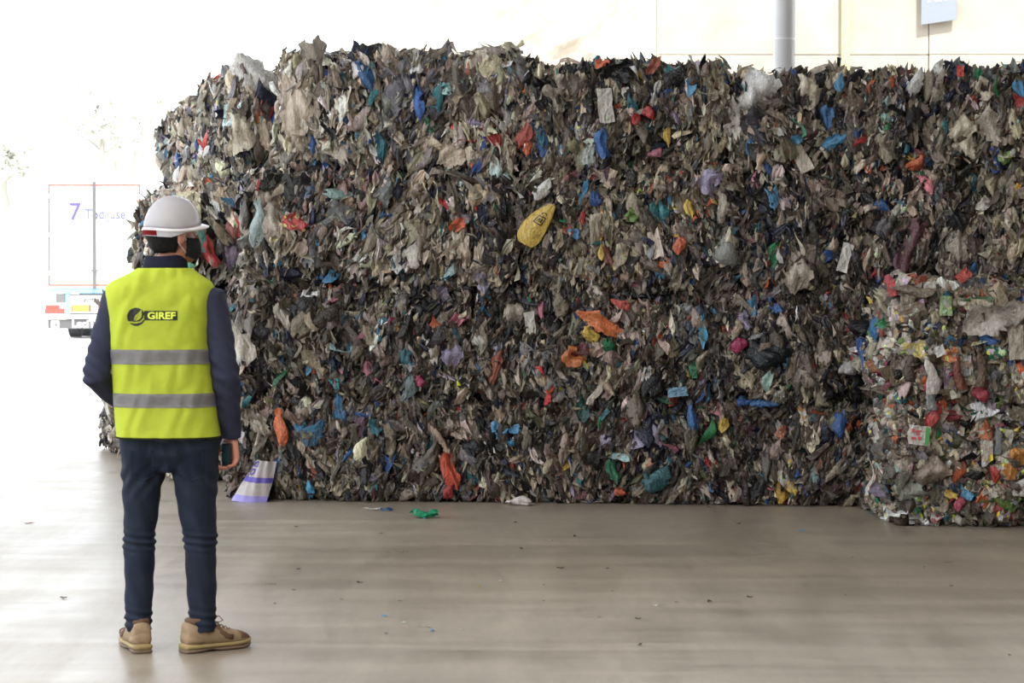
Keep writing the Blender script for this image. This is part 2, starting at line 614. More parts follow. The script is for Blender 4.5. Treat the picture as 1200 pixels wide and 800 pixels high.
def sheet(r, nx=5, ny=7, pleat=0.16):
    U, V = np.meshgrid(np.linspace(-0.5, 0.5, nx), np.linspace(-0.5, 0.5, ny))
    # a torn film hanging in long folds: rounded outline, gathered at one end
    w = np.sqrt(np.clip(1.0 - (np.abs(V) * 1.86) ** 2.6, 0.03, 1)) * (0.85 + 0.2 * np.sin(V * r.uniform(3, 7) + r.uniform(0, 6))) * (1 + r.uniform(-0.6, 0.6) * V)
    X = U * w + 0.16 * np.sin(V * r.uniform(2.5, 5) + r.uniform(0, 6))
    Y = V * (1 - 0.25 * np.abs(U)) + 0.07 * np.sin(U * r.uniform(4, 9) + r.uniform(0, 6))
    Z = pleat * np.sin(U * r.uniform(9, 17) + V * r.uniform(-2.5, 2.5) + r.uniform(0, 6)) * (0.6 + 0.4 * np.cos(V * 3))
    Z += 0.16 * np.sin(V * r.uniform(4, 8) + U * r.uniform(-2, 2) + r.uniform(0, 6))
    Z += r.uniform(-0.5, 0.3) * V * V - r.uniform(0.2, 1.1) * U * U
    Z += r.normal(0, 0.02, Z.shape)
    edge = (np.abs(U) > 0.49) | (np.abs(V) > 0.49)
    X += edge * r.normal(0, 0.035, X.shape)
    Y += edge * r.normal(0, 0.035, X.shape)
    return np.stack([X.ravel(), Y.ravel(), Z.ravel()], 1), grid_faces(nx, ny)


def strip(r, n=9):
    t = np.linspace(-0.5, 0.5, n)
    a = r.uniform(-1.5, 1.5) + t * r.uniform(1.0, 3.5)
    cx = 0.14 * np.sin(t * r.uniform(4, 9) + r.uniform(0, 6))
    cz = 0.14 * np.sin(t * r.uniform(4, 9) + r.uniform(0, 6))
    hw = 0.16 * (0.6 + 0.4 * np.sin(t * 6 + r.uniform(0, 6)))
    P = []
    for k in range(n):
        for s in (-1, 0, 1):
            P.append((cx[k] + s * hw[k] * math.cos(a[k]), t[k], cz[k] + s * hw[k] * math.sin(a[k]) + 0.05 * (s == 0)))
    return np.array(P), grid_faces(3, n)


def puff(r, seg=14, n=10):
    P = []
    ph = r.uniform(0, 6, 6)
    for j in range(n):
        v = j / (n - 1)
        y = -0.5 + v
        rad = (math.sin(PI * min(1, 0.04 + v * 1.02)) ** 0.6) * (0.46 - 0.12 * v) if v < 0.86 else 0.09 + (v - 0.86) * 0.9
        for k in range(seg):
            a = 2 * PI * k / seg
            w = 1 + 0.22 * math.sin(2 * a + ph[0] + 3 * v) + 0.13 * math.sin(5 * a + ph[1] - 5 * v) + 0.13 * math.sin(7 * a + ph[4] + 2 * math.sin(5 * v + ph[5])) + r.normal(0, 0.05)
            P.append((0.92 * rad * w * math.cos(a) + 0.13 * math.sin(4 * v + ph[2]), y + 0.09 * math.sin(2 * a + ph[3]), 0.48 * rad * w * math.sin(a) + 0.06 * math.sin(6 * v + ph[4])))
    return np.array(P), grid_faces(seg, n, True)


def pack(r):
    """flattened carton or box"""
    nx, ny = 4, 5
    U, V = np.meshgrid(np.linspace(-0.5, 0.5, nx), np.linspace(-0.5, 0.5, ny))
    Z = r.uniform(-0.35, 0.35) * V * V + r.uniform(-0.3, 0.3) * U * V + r.normal(0, 0.035, U.shape)
    X = U * (0.72 + r.uniform(-0.1, 0.1) * V) + r.normal(0, 0.02, U.shape)
    Y = V + r.normal(0, 0.02, U.shape)
    A = np.stack([X.ravel(), Y.ravel(), Z.ravel() + 0.06], 1)
    B = np.stack([X.ravel(), Y.ravel(), Z.ravel() - 0.06], 1)
    f = grid_faces(nx, ny)
    n = nx * ny
    idx = np.arange(n).reshape(ny, nx)
    ring = np.concatenate([idx[0, :], idx[1:, -1], idx[-1, :-1][::-1], idx[1:-1, 0][::-1]])
    side = np.stack([ring, np.roll(ring, -1), np.roll(ring, -1) + n, ring + n], 1)
    return np.concatenate([A, B]), np.concatenate([f, f[:, ::-1] + n, side])


def bottle(r, seg=8):
    prof = [(-0.5, 0.05), (-0.5, 0.2), (-0.44, 0.23), (-0.2, 0.22), (0.0, 0.18), (0.15, 0.22), (0.28, 0.17), (0.36, 0.08), (0.42, 0.07), (0.42, 0.09), (0.5, 0.09), (0.5, 0.02)]
    ph = r.uniform(0, 6, 3)
    fl = r.uniform(0.35, 0.7)
    P = []
    for y, rad in prof:
        for k in range(seg):
            a = 2 * PI * k / seg
            w = 1 + (0.2 * math.sin(2 * a + ph[0] + 7 * y) + r.normal(0, 0.08)) * (abs(y) < 0.3)
            P.append((rad * w * math.cos(a) + 0.09 * math.sin(5 * y + ph[1]), y, rad * w * fl * math.sin(a) + 0.05 * math.sin(6 * y + ph[2])))
    return np.array(P), grid_faces(seg, len(prof), True)


LR = np.random.default_rng(3)
T_SHEET = [sheet(LR, 7, 8, 0.13) for _ in range(18)]
T_STRIP = [strip(LR) for _ in range(8)]
T_PUFF = [puff(LR) for _ in range(9)]
T_PACK = [pack(LR) for _ in range(7)]
T_BOTTLE = [bottle(LR) for _ in range(5)]
T_SMALL = [sheet(LR, 4, 5, 0.2) for _ in range(16)] + [strip(LR, 5) for _ in range(6)]
T_BIG = [sheet(LR, 11, 14, 0.07) for _ in range(6)]


def lib(name, ts, mat, smooth=True):
    return [np_mesh(name, v, f, mat, smooth) for v, f in ts]


L_SHEET = lib('film_scrap', T_SHEET[:12], M_FILM) + lib('film_scrap', T_SHEET[12:], M_FILM, False)
L_STRIP = lib('film_strip', T_STRIP, M_FILM)
L_PUFF = lib('crumpled_bag', T_PUFF, M_FILM)
L_PACK = lib('flattened_carton', T_PACK, M_PACK, False)
L_FLAT = lib('flat_sheet', T_PACK, M_FILM, False)
L_BOTTLE = lib('crushed_bottle', T_BOTTLE, M_FILM)
L_PRINT = lib('printed_wrapper', T_SHEET[:10], M_PACK)
L_BIG = lib('large_bag', T_BIG, M_FILM)

C = {k: np.array(lin(*v)) for k, v in dict(
    greige=(158, 146, 130), beige=(190, 176, 156), pale=(205, 198, 186), white=(228, 226, 222), taupe=(116, 104, 92), brown=(84, 72, 62),
    black=(24, 24, 28), char=(48, 47, 50), navy=(34, 42, 72), blue=(30, 92, 168), sky=(62, 150, 200), teal=(30, 112, 128), aqua=(150, 188, 192),
    orange=(226, 98, 30), rust=(160, 78, 48), red=(188, 40, 36), pink=(190, 110, 130), plum=(104, 66, 84), magenta=(190, 36, 100), green=(28, 128, 84), lime=(120, 160, 70),
    olive=(104, 102, 66), yellow=(224, 184, 40), lilac=(160, 150, 182), grey=(132, 132, 136), cream=(222, 208, 182), violet=(84, 66, 160)).items()}

FILM_MIX = [('greige', .19), ('beige', .085), ('pale', .035), ('white', .022), ('taupe', .17), ('brown', .125), ('black', .09), ('char', .085), ('navy', .04), ('blue', .011), ('sky', .007),
            ('teal', .012), ('aqua', .006), ('orange', .006), ('rust', .011), ('red', .007), ('pink', .005), ('plum', .012), ('green', .006), ('olive', .014), ('yellow', .003), ('lilac', .008), ('grey', .045), ('cream', .03)]
LOW_MIX = [(k, w * {'pale': .5, 'white': .5, 'cream': .5, 'beige': .7, 'taupe': 1.2, 'brown': 1.3, 'char': 1.2}.get(k, 1)) for k, w in FILM_MIX]
PALE_LIT_MIX = [('greige', .25), ('beige', .18), ('pale', .14), ('white', .075), ('taupe', .09), ('brown', .03), ('char', .045), ('black', .04), ('navy', .055), ('blue', .02), ('sky', .014), ('teal', .014), ('aqua', .02),
            ('orange', .005), ('red', .007), ('grey', .085), ('cream', .06), ('lilac', .02), ('green', .005)]  # paler scraps, also lightening the brighter, hazier left end through colour
MID_MIX = [(k, (w + dict(FILM_MIX).get(k, 0)) / 2) for k, w in PALE_LIT_MIX]  # halfway mix, with part of that painted lightening
PACK_MIX = [('greige', .19), ('beige', .13), ('pale', .08), ('white', .055), ('taupe', .13), ('brown', .09), ('black', .05), ('blue', .022), ('sky', .014), ('teal', .016), ('aqua', .03), ('orange', .016), ('rust', .03),
            ('red', .026), ('pink', .016), ('magenta', .006), ('green', .022), ('lime', .02), ('olive', .03), ('yellow', .01), ('lilac', .012), ('grey', .06), ('cream', .04), ('plum', .015)]


def draw_colors(mix, n, r):
    ks = [k for k, _ in mix]
    p = np.array([w for _, w in mix])
    base = np.array([C[k] for k in ks])[r.choice(len(ks), n, p=p / p.sum())]
    base = (base * 0.84 + base.mean(1, keepdims=True) * 0.16) * np.array([1.03, 0.99, 0.93]) * (1.0 if mix is PALE_LIT_MIX else 0.88)  # left-end bales keep full colour; the rest are darkened in place of dimmer light
    return np.clip(base * np.exp(r.normal(-0.04, 0.30, (n, 1))) * np.exp(r.normal(0, 0.05, (n, 3))), 0.004, 0.85)


# ------------------------------------------------------------------ bales
class Bale:
    def __init__(self, name, label, loc, yaw, dims, mix, n_stuff, n_parts, faces, kind='film', group=None, rad=0.08, open_=(), big=1.0):
        self.big = big
        self.r = r = np.random.default_rng(abs(hash(label)) % 100000 if False else sum(ord(c) * (i + 1) for i, c in enumerate(label)))
        self.root = empty(name, loc, yaw, label, 'bale', group)
        self.dims = np.array(dims)
        self.hd = self.dims / 2
        self.rad = rad
        self.open = open_
        self.cells = r.uniform(-1, 1, (46, 3)) * self.hd
        self.cellcol = draw_colors([(k, w) for k, w in mix if k in ('greige', 'beige', 'pale', 'taupe', 'brown', 'black', 'char', 'navy', 'grey', 'cream')], 46, r)
        self.ph = r.uniform(0, 6.28, (7, 4))
        self.wl = r.uniform(0.22, 0.75, 7)
        dd = r.normal(0, 1, (7, 3))
        self.dir = dd / np.linalg.norm(dd, axis=1)[:, None]
        self.faces = faces
        self.kind = kind
        self.core()
        self.stuff(mix, n_stuff)
        self.pieces(mix, n_parts)

    # p in centred coordinates
    def lump(self, p):
        s = np.zeros(len(p))
        for k in range(7):
            s += np.sin((p @ self.dir[k]) * 2 * PI / self.wl[k] + self.ph[k, 0])
        bulge = np.cos(np.clip(p[:, 2] / self.hd[2], -1, 1) * PI / 2)
        return 0.017 * s + 0.06 * bulge - 0.025

    def surf(self, face, n):
        """random points with normals on the rounded bale: face 0 front 1 left 2 right 3 top 4 back"""
        r, h = self.r, self.hd
        u, v = r.uniform(-1, 1, n), r.uniform(-1, 1, n)
        one = np.ones(n)
        p = {0: np.stack([u * h[0], -one * h[1], v * h[2]], 1), 1: np.stack([-one * h[0], u * h[1], v * h[2]], 1),
             2: np.stack([one * h[0], u * h[1], v * h[2]], 1), 3: np.stack([u * h[0], v * h[1], one * h[2]], 1),
             4: np.stack([u * h[0], one * h[1], v * h[2]], 1)}[face]
        return self.snap(p)

    def snap(self, p):
        inner = self.hd - self.rad
        q = np.clip(p, -inner, inner)
        d = p - q
        nn = d / np.maximum(np.linalg.norm(d, axis=1), 1e-6)[:, None]
        off = self.lump(p)
        pos = q + nn * self.rad
        for ax, sg, f in ((0, -1, 1), (0, 1, 2), (2, 1, 3), (2, -1, 9)):
            k = (nn[:, ax] * sg > 0.6)
            off = np.where(k, np.clip(off, 0.0, 0.03) if f not in self.open else (np.minimum(off, 0.03) if f == 3 else off), off)
        pos = pos + nn * off[:, None]
        pos[:, 2] = np.maximum(pos[:, 2], -self.hd[2] + 0.01)
        return pos, nn

    def core(self):
        n = 14
        bm = bmesh.new()
        bmesh.ops.create_cube(bm, size=2.0)
        bmesh.ops.subdivide_edges(bm, edges=bm.edges[:], cuts=n, use_grid_fill=True)
        P = np.array([v.co for v in bm.verts]) * self.hd
        pos, nn = self.snap(P)
        pos = pos - nn * 0.05
        # hidden sides press flat against the neighbours
        tight = np.clip(P, -self.hd + 0.05, self.hd - 0.05)
        front = (P[:, 1] < -self.hd[1] * 0.72)
        blend = np.clip((P[:, 1] / self.hd[1] + 0.93) / 0.12, 0, 1)[:, None]
        full = np.sign(P) * np.where(np.abs(np.abs(P) - self.hd) < 1e-5, self.hd + 0.002, np.minimum(np.abs(P), self.hd + 0.002))
        pos[:, [0, 2]] = (pos * (1 - blend) + full * blend)[:, [0, 2]]
        for f in self.open:
            ax, sg = {1: (0, -1), 2: (0, 1), 3: (2, 1)}[f]
            k = P[:, ax] * sg > self.hd[ax] * 0.8
            p2, n2 = self.snap(P)
            pos[k] = (p2 - n2 * 0.05)[k]
        pos[:, 2] = np.clip(pos[:, 2], -self.hd[2] + 0.001, self.hd[2] + (0.003 if 3 not in self.open else 0.05))
        for v, c in zip(bm.verts, pos):
            v.co = Vector(c) + Vector((0, 0, self.hd[2]))
        obj('compacted_core', bm, M_CORE, self.root, True)

    def frames(self, nn, tilt, roll, flatroll, pos=None):
        """orientation: z off the bale, y hanging down, jittered"""
        r, n = self.r, len(nn)
        z = nn + r.normal(0, tilt, (n, 3)) * np.where(nn[:, 2:3] > 0.5, 0.38, 1.0)
        z /= np.linalg.norm(z, axis=1)[:, None]
        up = np.tile(np.array([0, 0, 1.0]), (n, 1))
        top = np.abs(nn[:, 2]) > 0.75
        up[top] = r.normal(0, 1, (top.sum(), 3)) * np.array([1, 1, .15])
        flow = 0.0
        if pos is not None:
            flow = 0.24 * np.sin(pos @ self.dir[0] * 2 * PI / 0.9 + self.ph[0, 1]) + 0.16 * np.sin(pos @ self.dir[1] * 2 * PI / 0.45 + self.ph[1, 1])
            flow = flow + 0.3 * np.clip(pos[:, 0] / self.hd[0], -1, 1) ** 3 * np.clip(pos[:, 2] / self.hd[2], -1, 1)
        ang = np.where(r.uniform(0, 1, n) < flatroll, r.uniform(-1.6, 1.6, n), flow + r.normal(0, roll, n))
        x = np.cross(up, z)
        x /= np.maximum(np.linalg.norm(x, axis=1), 1e-6)[:, None]
        y = np.cross(z, x)
        ca, sa = np.cos(ang)[:, None], np.sin(ang)[:, None]
        x2, y2 = x * ca + y * sa, -x * sa + y * ca
        flip = np.where(r.uniform(0, 1, n) < .5, -1, 1)[:, None]
        return x2 * flip, y2 * flip, z

    def sample(self, n):
        tot = sum(w for _, w in self.faces)
        P, NN = [], []
        for f, w in self.faces:
            k = int(round(n * w / tot))
            if k:
                a, b = self.surf(f, k)
                P.append(a)
                NN.append(b)
        P, NN = np.concatenate(P), np.concatenate(NN)
        i = self.r.permutation(len(P))
        return P[i], NN[i]

    def clump(self, P, colr, prob):
        # scraps torn from one bag lie together
        d = ((P[:, None, :] - self.cells[None]) ** 2).sum(2)
        near = d.argmin(1)
        use = (self.r.uniform(0, 1, len(P)) < prob)[:, None]
        own = self.cellcol[near] * np.exp(self.r.normal(0, 0.2, (len(P), 1)))
        return np.where(use, np.clip(own, 0.004, 0.85), colr)

    def stuff(self, mix, n):
        r = self.r
        P, NN = self.sample(n)
        n = len(P)
        X, Y, Z = self.frames(NN, 0.42, 0.28, 0.10, P)
        colr = self.clump(P, draw_colors(mix, n, r), 0.30)
        L = 0.102 * np.exp(r.normal(0, 0.36, n))
        W = L * np.exp(r.normal(-1.08, 0.32, n))
        if self.kind == 'pack':
            W = L * np.exp(r.normal(-0.35, 0.3, n))
            L = L * 0.75
        P = P + NN * r.normal(-0.005, 0.018, n)[:, None]
        which = r.integers(0, len(T_SMALL), n)
        VV, FF, CC = [], [], []
        base = 0
        for t, (tv, tf) in enumerate(T_SMALL):
            i = np.where(which == t)[0]
            if not len(i):
                continue
            v = (P[i][:, None, :] + X[i][:, None, :] * (tv[None, :, 0:1] * W[i][:, None, None]) + Y[i][:, None, :] * (tv[None, :, 1:2] * L[i][:, None, None])
                 + Z[i][:, None, :] * (tv[None, :, 2:3] * W[i][:, None, None] * 1.1))
            m = len(tv)
            VV.append(v.reshape(-1, 3))
            FF.append((tf[None] + (base + np.arange(len(i)) * m)[:, None, None]).reshape(-1, 4))
            CC.append(np.repeat(colr[i], m, axis=0))
            base += m * len(i)
        V = np.concatenate(VV)
        V[:, 2] = np.maximum(V[:, 2], -self.hd[2] + (0.002 if self.root.location.z < 0.01 else -0.05))
        if 3 not in self.open:
            V[:, 2] = np.minimum(V[:, 2], self.hd[2] + 0.035)
        if 1 not in self.open:
            V[:, 0] = np.maximum(V[:, 0], -self.hd[0] - 0.03)
        if 2 not in self.open:
            V[:, 0] = np.minimum(V[:, 0], self.hd[0] + 0.03)
        V[:, 2] += self.hd[2]
        me = np_mesh('shredded_film', V, np.concatenate(FF), M_SHRED, True, np.concatenate(CC))
        o = link(bpy.data.objects.new('shredded_film', me), self.root)
        o['kind'] = 'stuff'

    def place(self, name, me, p, x, y, z, w, l, t, col):
        o = bpy.data.objects.new(name, me)
        COL.objects.link(o)
        o.parent = self.root
        bb = me_bounds(me, x, y, z, w, l, t)
        zmin = min(v[2] for v in bb) + p[2]
        lift = max(0.0, -self.hd[2] + (0.003 if self.root.location.z < 0.01 else -0.06) - zmin)
        if 3 not in self.open:
            lift -= max(0.0, max(v[2] for v in bb) + p[2] - self.hd[2] - 0.045)
        p = np.array(p, float)
        if 1 not in self.open:
            p[0] += max(0.0, -self.hd[0] - 0.05 - (min(v[0] for v in bb) + p[0]))
        if 2 not in self.open:
            p[0] -= max(0.0, max(v[0] for v in bb) + p[0] - self.hd[0] - 0.05)
        M = Matrix(((x[0] * w, y[0] * l, z[0] * t, p[0]), (x[1] * w, y[1] * l, z[1] * t, p[1]), (x[2] * w, y[2] * l, z[2] * t, p[2] + self.hd[2] + lift), (0, 0, 0, 1)))
        o.matrix_basis = M
        o.color = (*[float(c) for c in col], 1)
        return o

    def pieces(self, mix, n):
        r = self.r
        P, NN = self.sample(n)
        n = len(P)
        X, Y, Z = self.frames(NN, 0.34, 0.26, 0.10, P)
        colr = self.clump(P, draw_colors(mix, n, r), 0.2)
        P = P + NN * (r.uniform(0.004, 0.038, n) * np.where(NN[:, 2] > 0.5, 0.4, 1.0))[:, None]
        for i in range(n):
            q = r.uniform()
            L = min(0.22, 0.142 * self.big * math.exp(r.normal(0, 0.38)))
            if self.kind == 'film':
                if self.big > 1.05 and q < 0.16:
                    ms, W, nm = L_BIG, L * 0.85, 'large_bag'
                    L *= 1.3
                elif q < 0.56:
                    ms, W, nm = L_SHEET, L * math.exp(r.normal(-0.80, 0.28)), 'film_scrap'
                elif q < 0.74:
                    ms, W, nm = L_STRIP, L * 0.75, 'film_strip'
                    L *= 1.25
                elif q < 0.92:
                    ms, W, nm = L_PUFF, L * math.exp(r.normal(-0.5, 0.2)), 'crumpled_bag'
                elif q < 0.97:
                    ms, W, nm = L_PRINT, L * 0.6, 'printed_wrapper'
                else:
                    ms, W, nm = L_FLAT, L * 0.55, 'flat_sheet'
            else:
                L *= 0.85
                if q < 0.30:
                    ms, W, nm = L_PRINT, L * 0.75, 'printed_wrapper'
                elif q < 0.52:
                    ms, W, nm = L_SHEET, L * 0.7, 'film_scrap'
                elif q < 0.70:
                    ms, W, nm = L_PACK, L * 0.7, 'flattened_carton'
                elif q < 0.86:
                    ms, W, nm = L_BOTTLE, L * 1.0, 'crushed_bottle'
                    L *= 1.15
                else:
                    ms, W, nm = L_PUFF, L * 0.8, 'crumpled_bag'
            self.place(nm, ms[r.integers(0, len(ms))], P[i], X[i], Y[i], Z[i], W, L, W, colr[i])


_mb = {}


def me_bounds(me, x, y, z, w, l, t):
    if me.name not in _mb:
        co = np.empty(len(me.vertices) * 3, np.float32)
        me.vertices.foreach_get('co', co)
        co = co.reshape(-1, 3)
        a, b = co.min(0), co.max(0)
        _mb[me.name] = [(i, j, k) for i in (a[0], b[0]) for j in (a[1], b[1]) for k in (a[2], b[2])]
    return [np.asarray(x) * c[0] * w + np.asarray(y) * c[1] * l + np.asarray(z) * c[2] * t for c in _mb[me.name]]


# front line of the stack: from the near left corner to the right
P0 = Vector((-1.90, 15.36))
P1 = Vector((2.42, 14.82))
YAW = math.atan2(P1.y - P0.y, P1.x - P0.x)


def front_at(px):
    """point on the front line (plan) seen in pixel column px"""
    k = (px - 600) / F_PX
    d = P1 - P0
    s = (k * P0.y - P0.x) / (d.x - k * d.y)
    return P0 + d * s


Z_ROW = {4: (0.0, 0.70), 3: (0.70, 1.425), 2: (1.425, 2.20)}
BALES = {}
GRP = 'compressed bales of plastic film in the tall stack'


def front_bale(key, label, pxl, pxr, z0, z1, depth=1.12, push=0.0, mix=FILM_MIX, ns=4300, npz=235, faces=((0, 1.0), (3, .22)), dyaw=0.0, open_=()):
    a, b = front_at(pxl), front_at(pxr)
    L = (b - a).length - 0.004
    c = (a + b) / 2
    nrm = Vector((-math.sin(YAW), math.cos(YAW)))
    c = c + nrm * (depth / 2 + 0.05 - push)
    BALES[key] = Bale('plastic_bale', label, (c.x, c.y, z0), YAW + dyaw, (L, depth, z1 - z0 - 0.004), mix, ns, npz, faces, 'film', GRP, open_=open_ or tuple(f for f, w in faces if f in (1, 2) or (f == 3 and w >= .3)), big=1.25 if mix is PALE_LIT_MIX else (1.12 if 1 in dict(faces) else 1.0))


CF = ((0, 1.0), (1, .45), (3, .2))
front_bale('4a', 'bottom corner bale with the purple and white sack at its foot', 270, 560, *Z_ROW[4], mix=LOW_MIX, faces=CF, ns=4700, npz=270)
front_bale('4b', 'bottom-row bale with a hanging red-orange rag, beside the corner bale', 560, 815, *Z_ROW[4], mix=LOW_MIX, push=-0.03)
front_bale('4c', 'bottom-row bale with blue crumpled film along its top, next to the packaging bales', 816, 1054, *Z_ROW[4], mix=LOW_MIX, push=-0.05)
front_bale('4d', 'bottom-row film bale hidden behind the lower mixed packaging bale', 1056, 1320, *Z_ROW[4], mix=LOW_MIX, push=-0.05, ns=1300, npz=60, faces=((0, 1.0), (2, .5), (3, .1)))
front_bale('3a', 'corner bale in the second row up, pale beige and grey bags on its corner', 276, 552, *Z_ROW[3], mix=LOW_MIX, faces=CF, ns=4700, npz=270, push=0.02)
front_bale('3b', 'bale in the second row up with an orange and yellow bag near its top', 553, 829, *Z_ROW[3], mix=LOW_MIX, push=0.0)
front_bale('3c', 'second-row bale with a magenta bag and black film, left of the packaging bales', 830, 1044, *Z_ROW[3], mix=LOW_MIX, push=-0.02)
front_bale('3d', 'film bale in the second row up hidden behind the upper mixed packaging bale', 1048, 1320, *Z_ROW[3], mix=LOW_MIX, push=-0.05, ns=1300, npz=60, faces=((0, 1.0), (2, .5), (3, .1)))
front_bale('2a', 'corner bale in the third row up with a pale aqua bag', 288, 604, *Z_ROW[2], mix=MID_MIX, faces=CF, ns=4700, npz=280, push=0.03)
front_bale('2b', 'bale in the third row up with the yellow printed bag at its edge', 608, 868, *Z_ROW[2], push=0.01)
front_bale('2c', 'bale in the third row up with a white flat strip and a maroon sheet', 869, 1098, *Z_ROW[2], push=-0.02)
front_bale('2d', 'bale in the third row up directly above the mixed packaging bales', 1099, 1330, *Z_ROW[2], push=0.02, faces=((0, 1.0), (2, .25), (3, .2)))
front_bale('1a', 'tallest top-row bale with a big cream bag draped on its corner', 330, 606, 2.20, 3.00, faces=((0, 1.0), (1, .4), (3, .3)), ns=4700, npz=270, push=0.0, mix=PALE_LIT_MIX)
front_bale('1b', 'top-row bale with black film on top and a white sheet, beside the tallest bale', 607, 850, 2.20, 2.90, faces=((0, 1.0), (3, .4)), ns=4500)
front_bale('1c', 'top-row bale with a large white bag over its edge, before the grey column', 851, 1094, 2.20, 2.82, faces=((0, 1.0), (3, .4)), ns=4500)
front_bale('1d', 'top-row bale with a red block on top and long cream bags down its side', 1096, 1340, 2.20, 2.86, push=0.06, faces=((0, 1.0), (1, .3), (2, .25), (3, .4)), ns=4500)

# left flank: bales set back along a line running away to the left
FD = (Vector((-3.62, 19.95)) - Vector((-1.98, 15.45))).normalized()      # direction away along the flank
FN = Vector((FD.y, -FD.x))                                               # into the stack (to the right)
FYAW = math.atan2(FD.y, FD.x) - PI / 2 + PI / 2                           # bale length axis along FD
names = {0: 'nearest', 1: 'middle', 2: 'farthest'}


def flank_bale(key, label, t0, t1, inset, z0, z1, depth=1.1, mix=PALE_LIT_MIX, ns=2200, npz=150, lean=0.0):
    o = Vector((-1.98, 15.45)) + FN * inset
    c = o + FD * ((t0 + t1) / 2) + FN * (depth / 2 + 0.04)
    # local x runs along -FD so that the local front (-y) looks out to the left
    yaw = math.atan2(-FD.y, -FD.x)
    BALES[key] = Bale('plastic_bale', label, (c.x, c.y, z0), yaw + lean, (t1 - t0, depth, z1 - z0 - 0.004), mix, ns, npz, ((0, 1.0), (3, .3), (2, .35), (1, .15)), 'film', GRP, rad=0.13, open_=(2,) + ((3,) if z0 > 2 else ()), big=1.35)


T = [(1.32, 2.52), (2.54, 3.74), (3.76, 4.96)]
flank_bale('f4a', 'bottom bale on the shaded left flank, directly behind the bottom corner bale', *T[0], 0.0, *Z_ROW[4])
flank_bale('f4b', 'bottom bale in the middle of the left flank behind the worker', *T[1], 0.0, *Z_ROW[4])
flank_bale('f4c', 'bottom bale at the far end of the left flank, seen beside the elbow', *T[2], 0.08, *Z_ROW[4])
flank_bale('f3a', 'bale in the second row up on the left flank, next behind the corner bale', *T[0], 0.02, *Z_ROW[3])
flank_bale('f3b', 'second-row bale in the middle of the left flank, hidden by the worker', *T[1], 0.04, *Z_ROW[3])
flank_bale('f3c', 'bale in the second row up at the far end of the left flank', *T[2], 0.12, *Z_ROW[3])
flank_bale('f2a', 'third-row flank bale with a red torn bag, just right of the helmet', *T[0], 0.06, *Z_ROW[2], npz=190, ns=3200)
flank_bale('f2b', 'third-row bale in the middle of the left flank, above the helmet', *T[1], 0.2, *Z_ROW[2], npz=190, ns=3200)
flank_bale('f2c', 'third-row bale at the far end of the left flank, nearest the lorry', *T[2], 0.40, *Z_ROW[2], npz=190, ns=3200)
flank_bale('f1a', 'top-row flank bale with a big grey-white bag bulging out, next to the tallest bale', *T[0], 0.42, 2.20, 3.02, npz=210, ns=3400)
flank_bale('f1b', 'top-row bale in the middle of the left flank with a bright blue bag', *T[1], 0.52, 2.20, 2.98, npz=210, ns=3400)
flank_bale('f1c', 'top-row bale at the far end of the left flank, against white sky', *T[2], 0.62, 2.20, 2.96, npz=210, ns=3400)

# two mixed packaging bales standing forward on the right
PB = 'bales of mixed packaging on the right'
for key, label, z0, z1, dx in (('pb', 'lower bale of mixed colourful packaging with a printed white carton', 0.0, 0.725, 0.0),
                               ('pt', 'upper bale of mixed colourful packaging with a large off-white sheet draped on it', 0.725, 1.475, 0.01)):
    BALES[key] = Bale('packaging_bale', label, (3.03 + dx, 14.24, z0), math.radians(-3), (1.42, 1.05, z1 - z0 - 0.01), PACK_MIX, 5200, 295,
                      ((0, 1.0), (1, .5), (3, .45 if key == 'pt' else .05)), 'pack', PB, open_=(1, 3) if key == 'pt' else (1,))
    BALES[key + '2'] = Bale('packaging_bale', ('upper' if key == 'pt' else 'lower') + ' mixed packaging bale cut off by the right picture edge', (4.50 + dx, 14.12, z0), math.radians(-3),
                            (1.42, 1.05, z1 - z0 - 0.01), PACK_MIX, 900, 70, ((0, 1.0), (3, .3), (1, .1)), 'pack', PB, open_=(3,) if key == 'pt' else ())


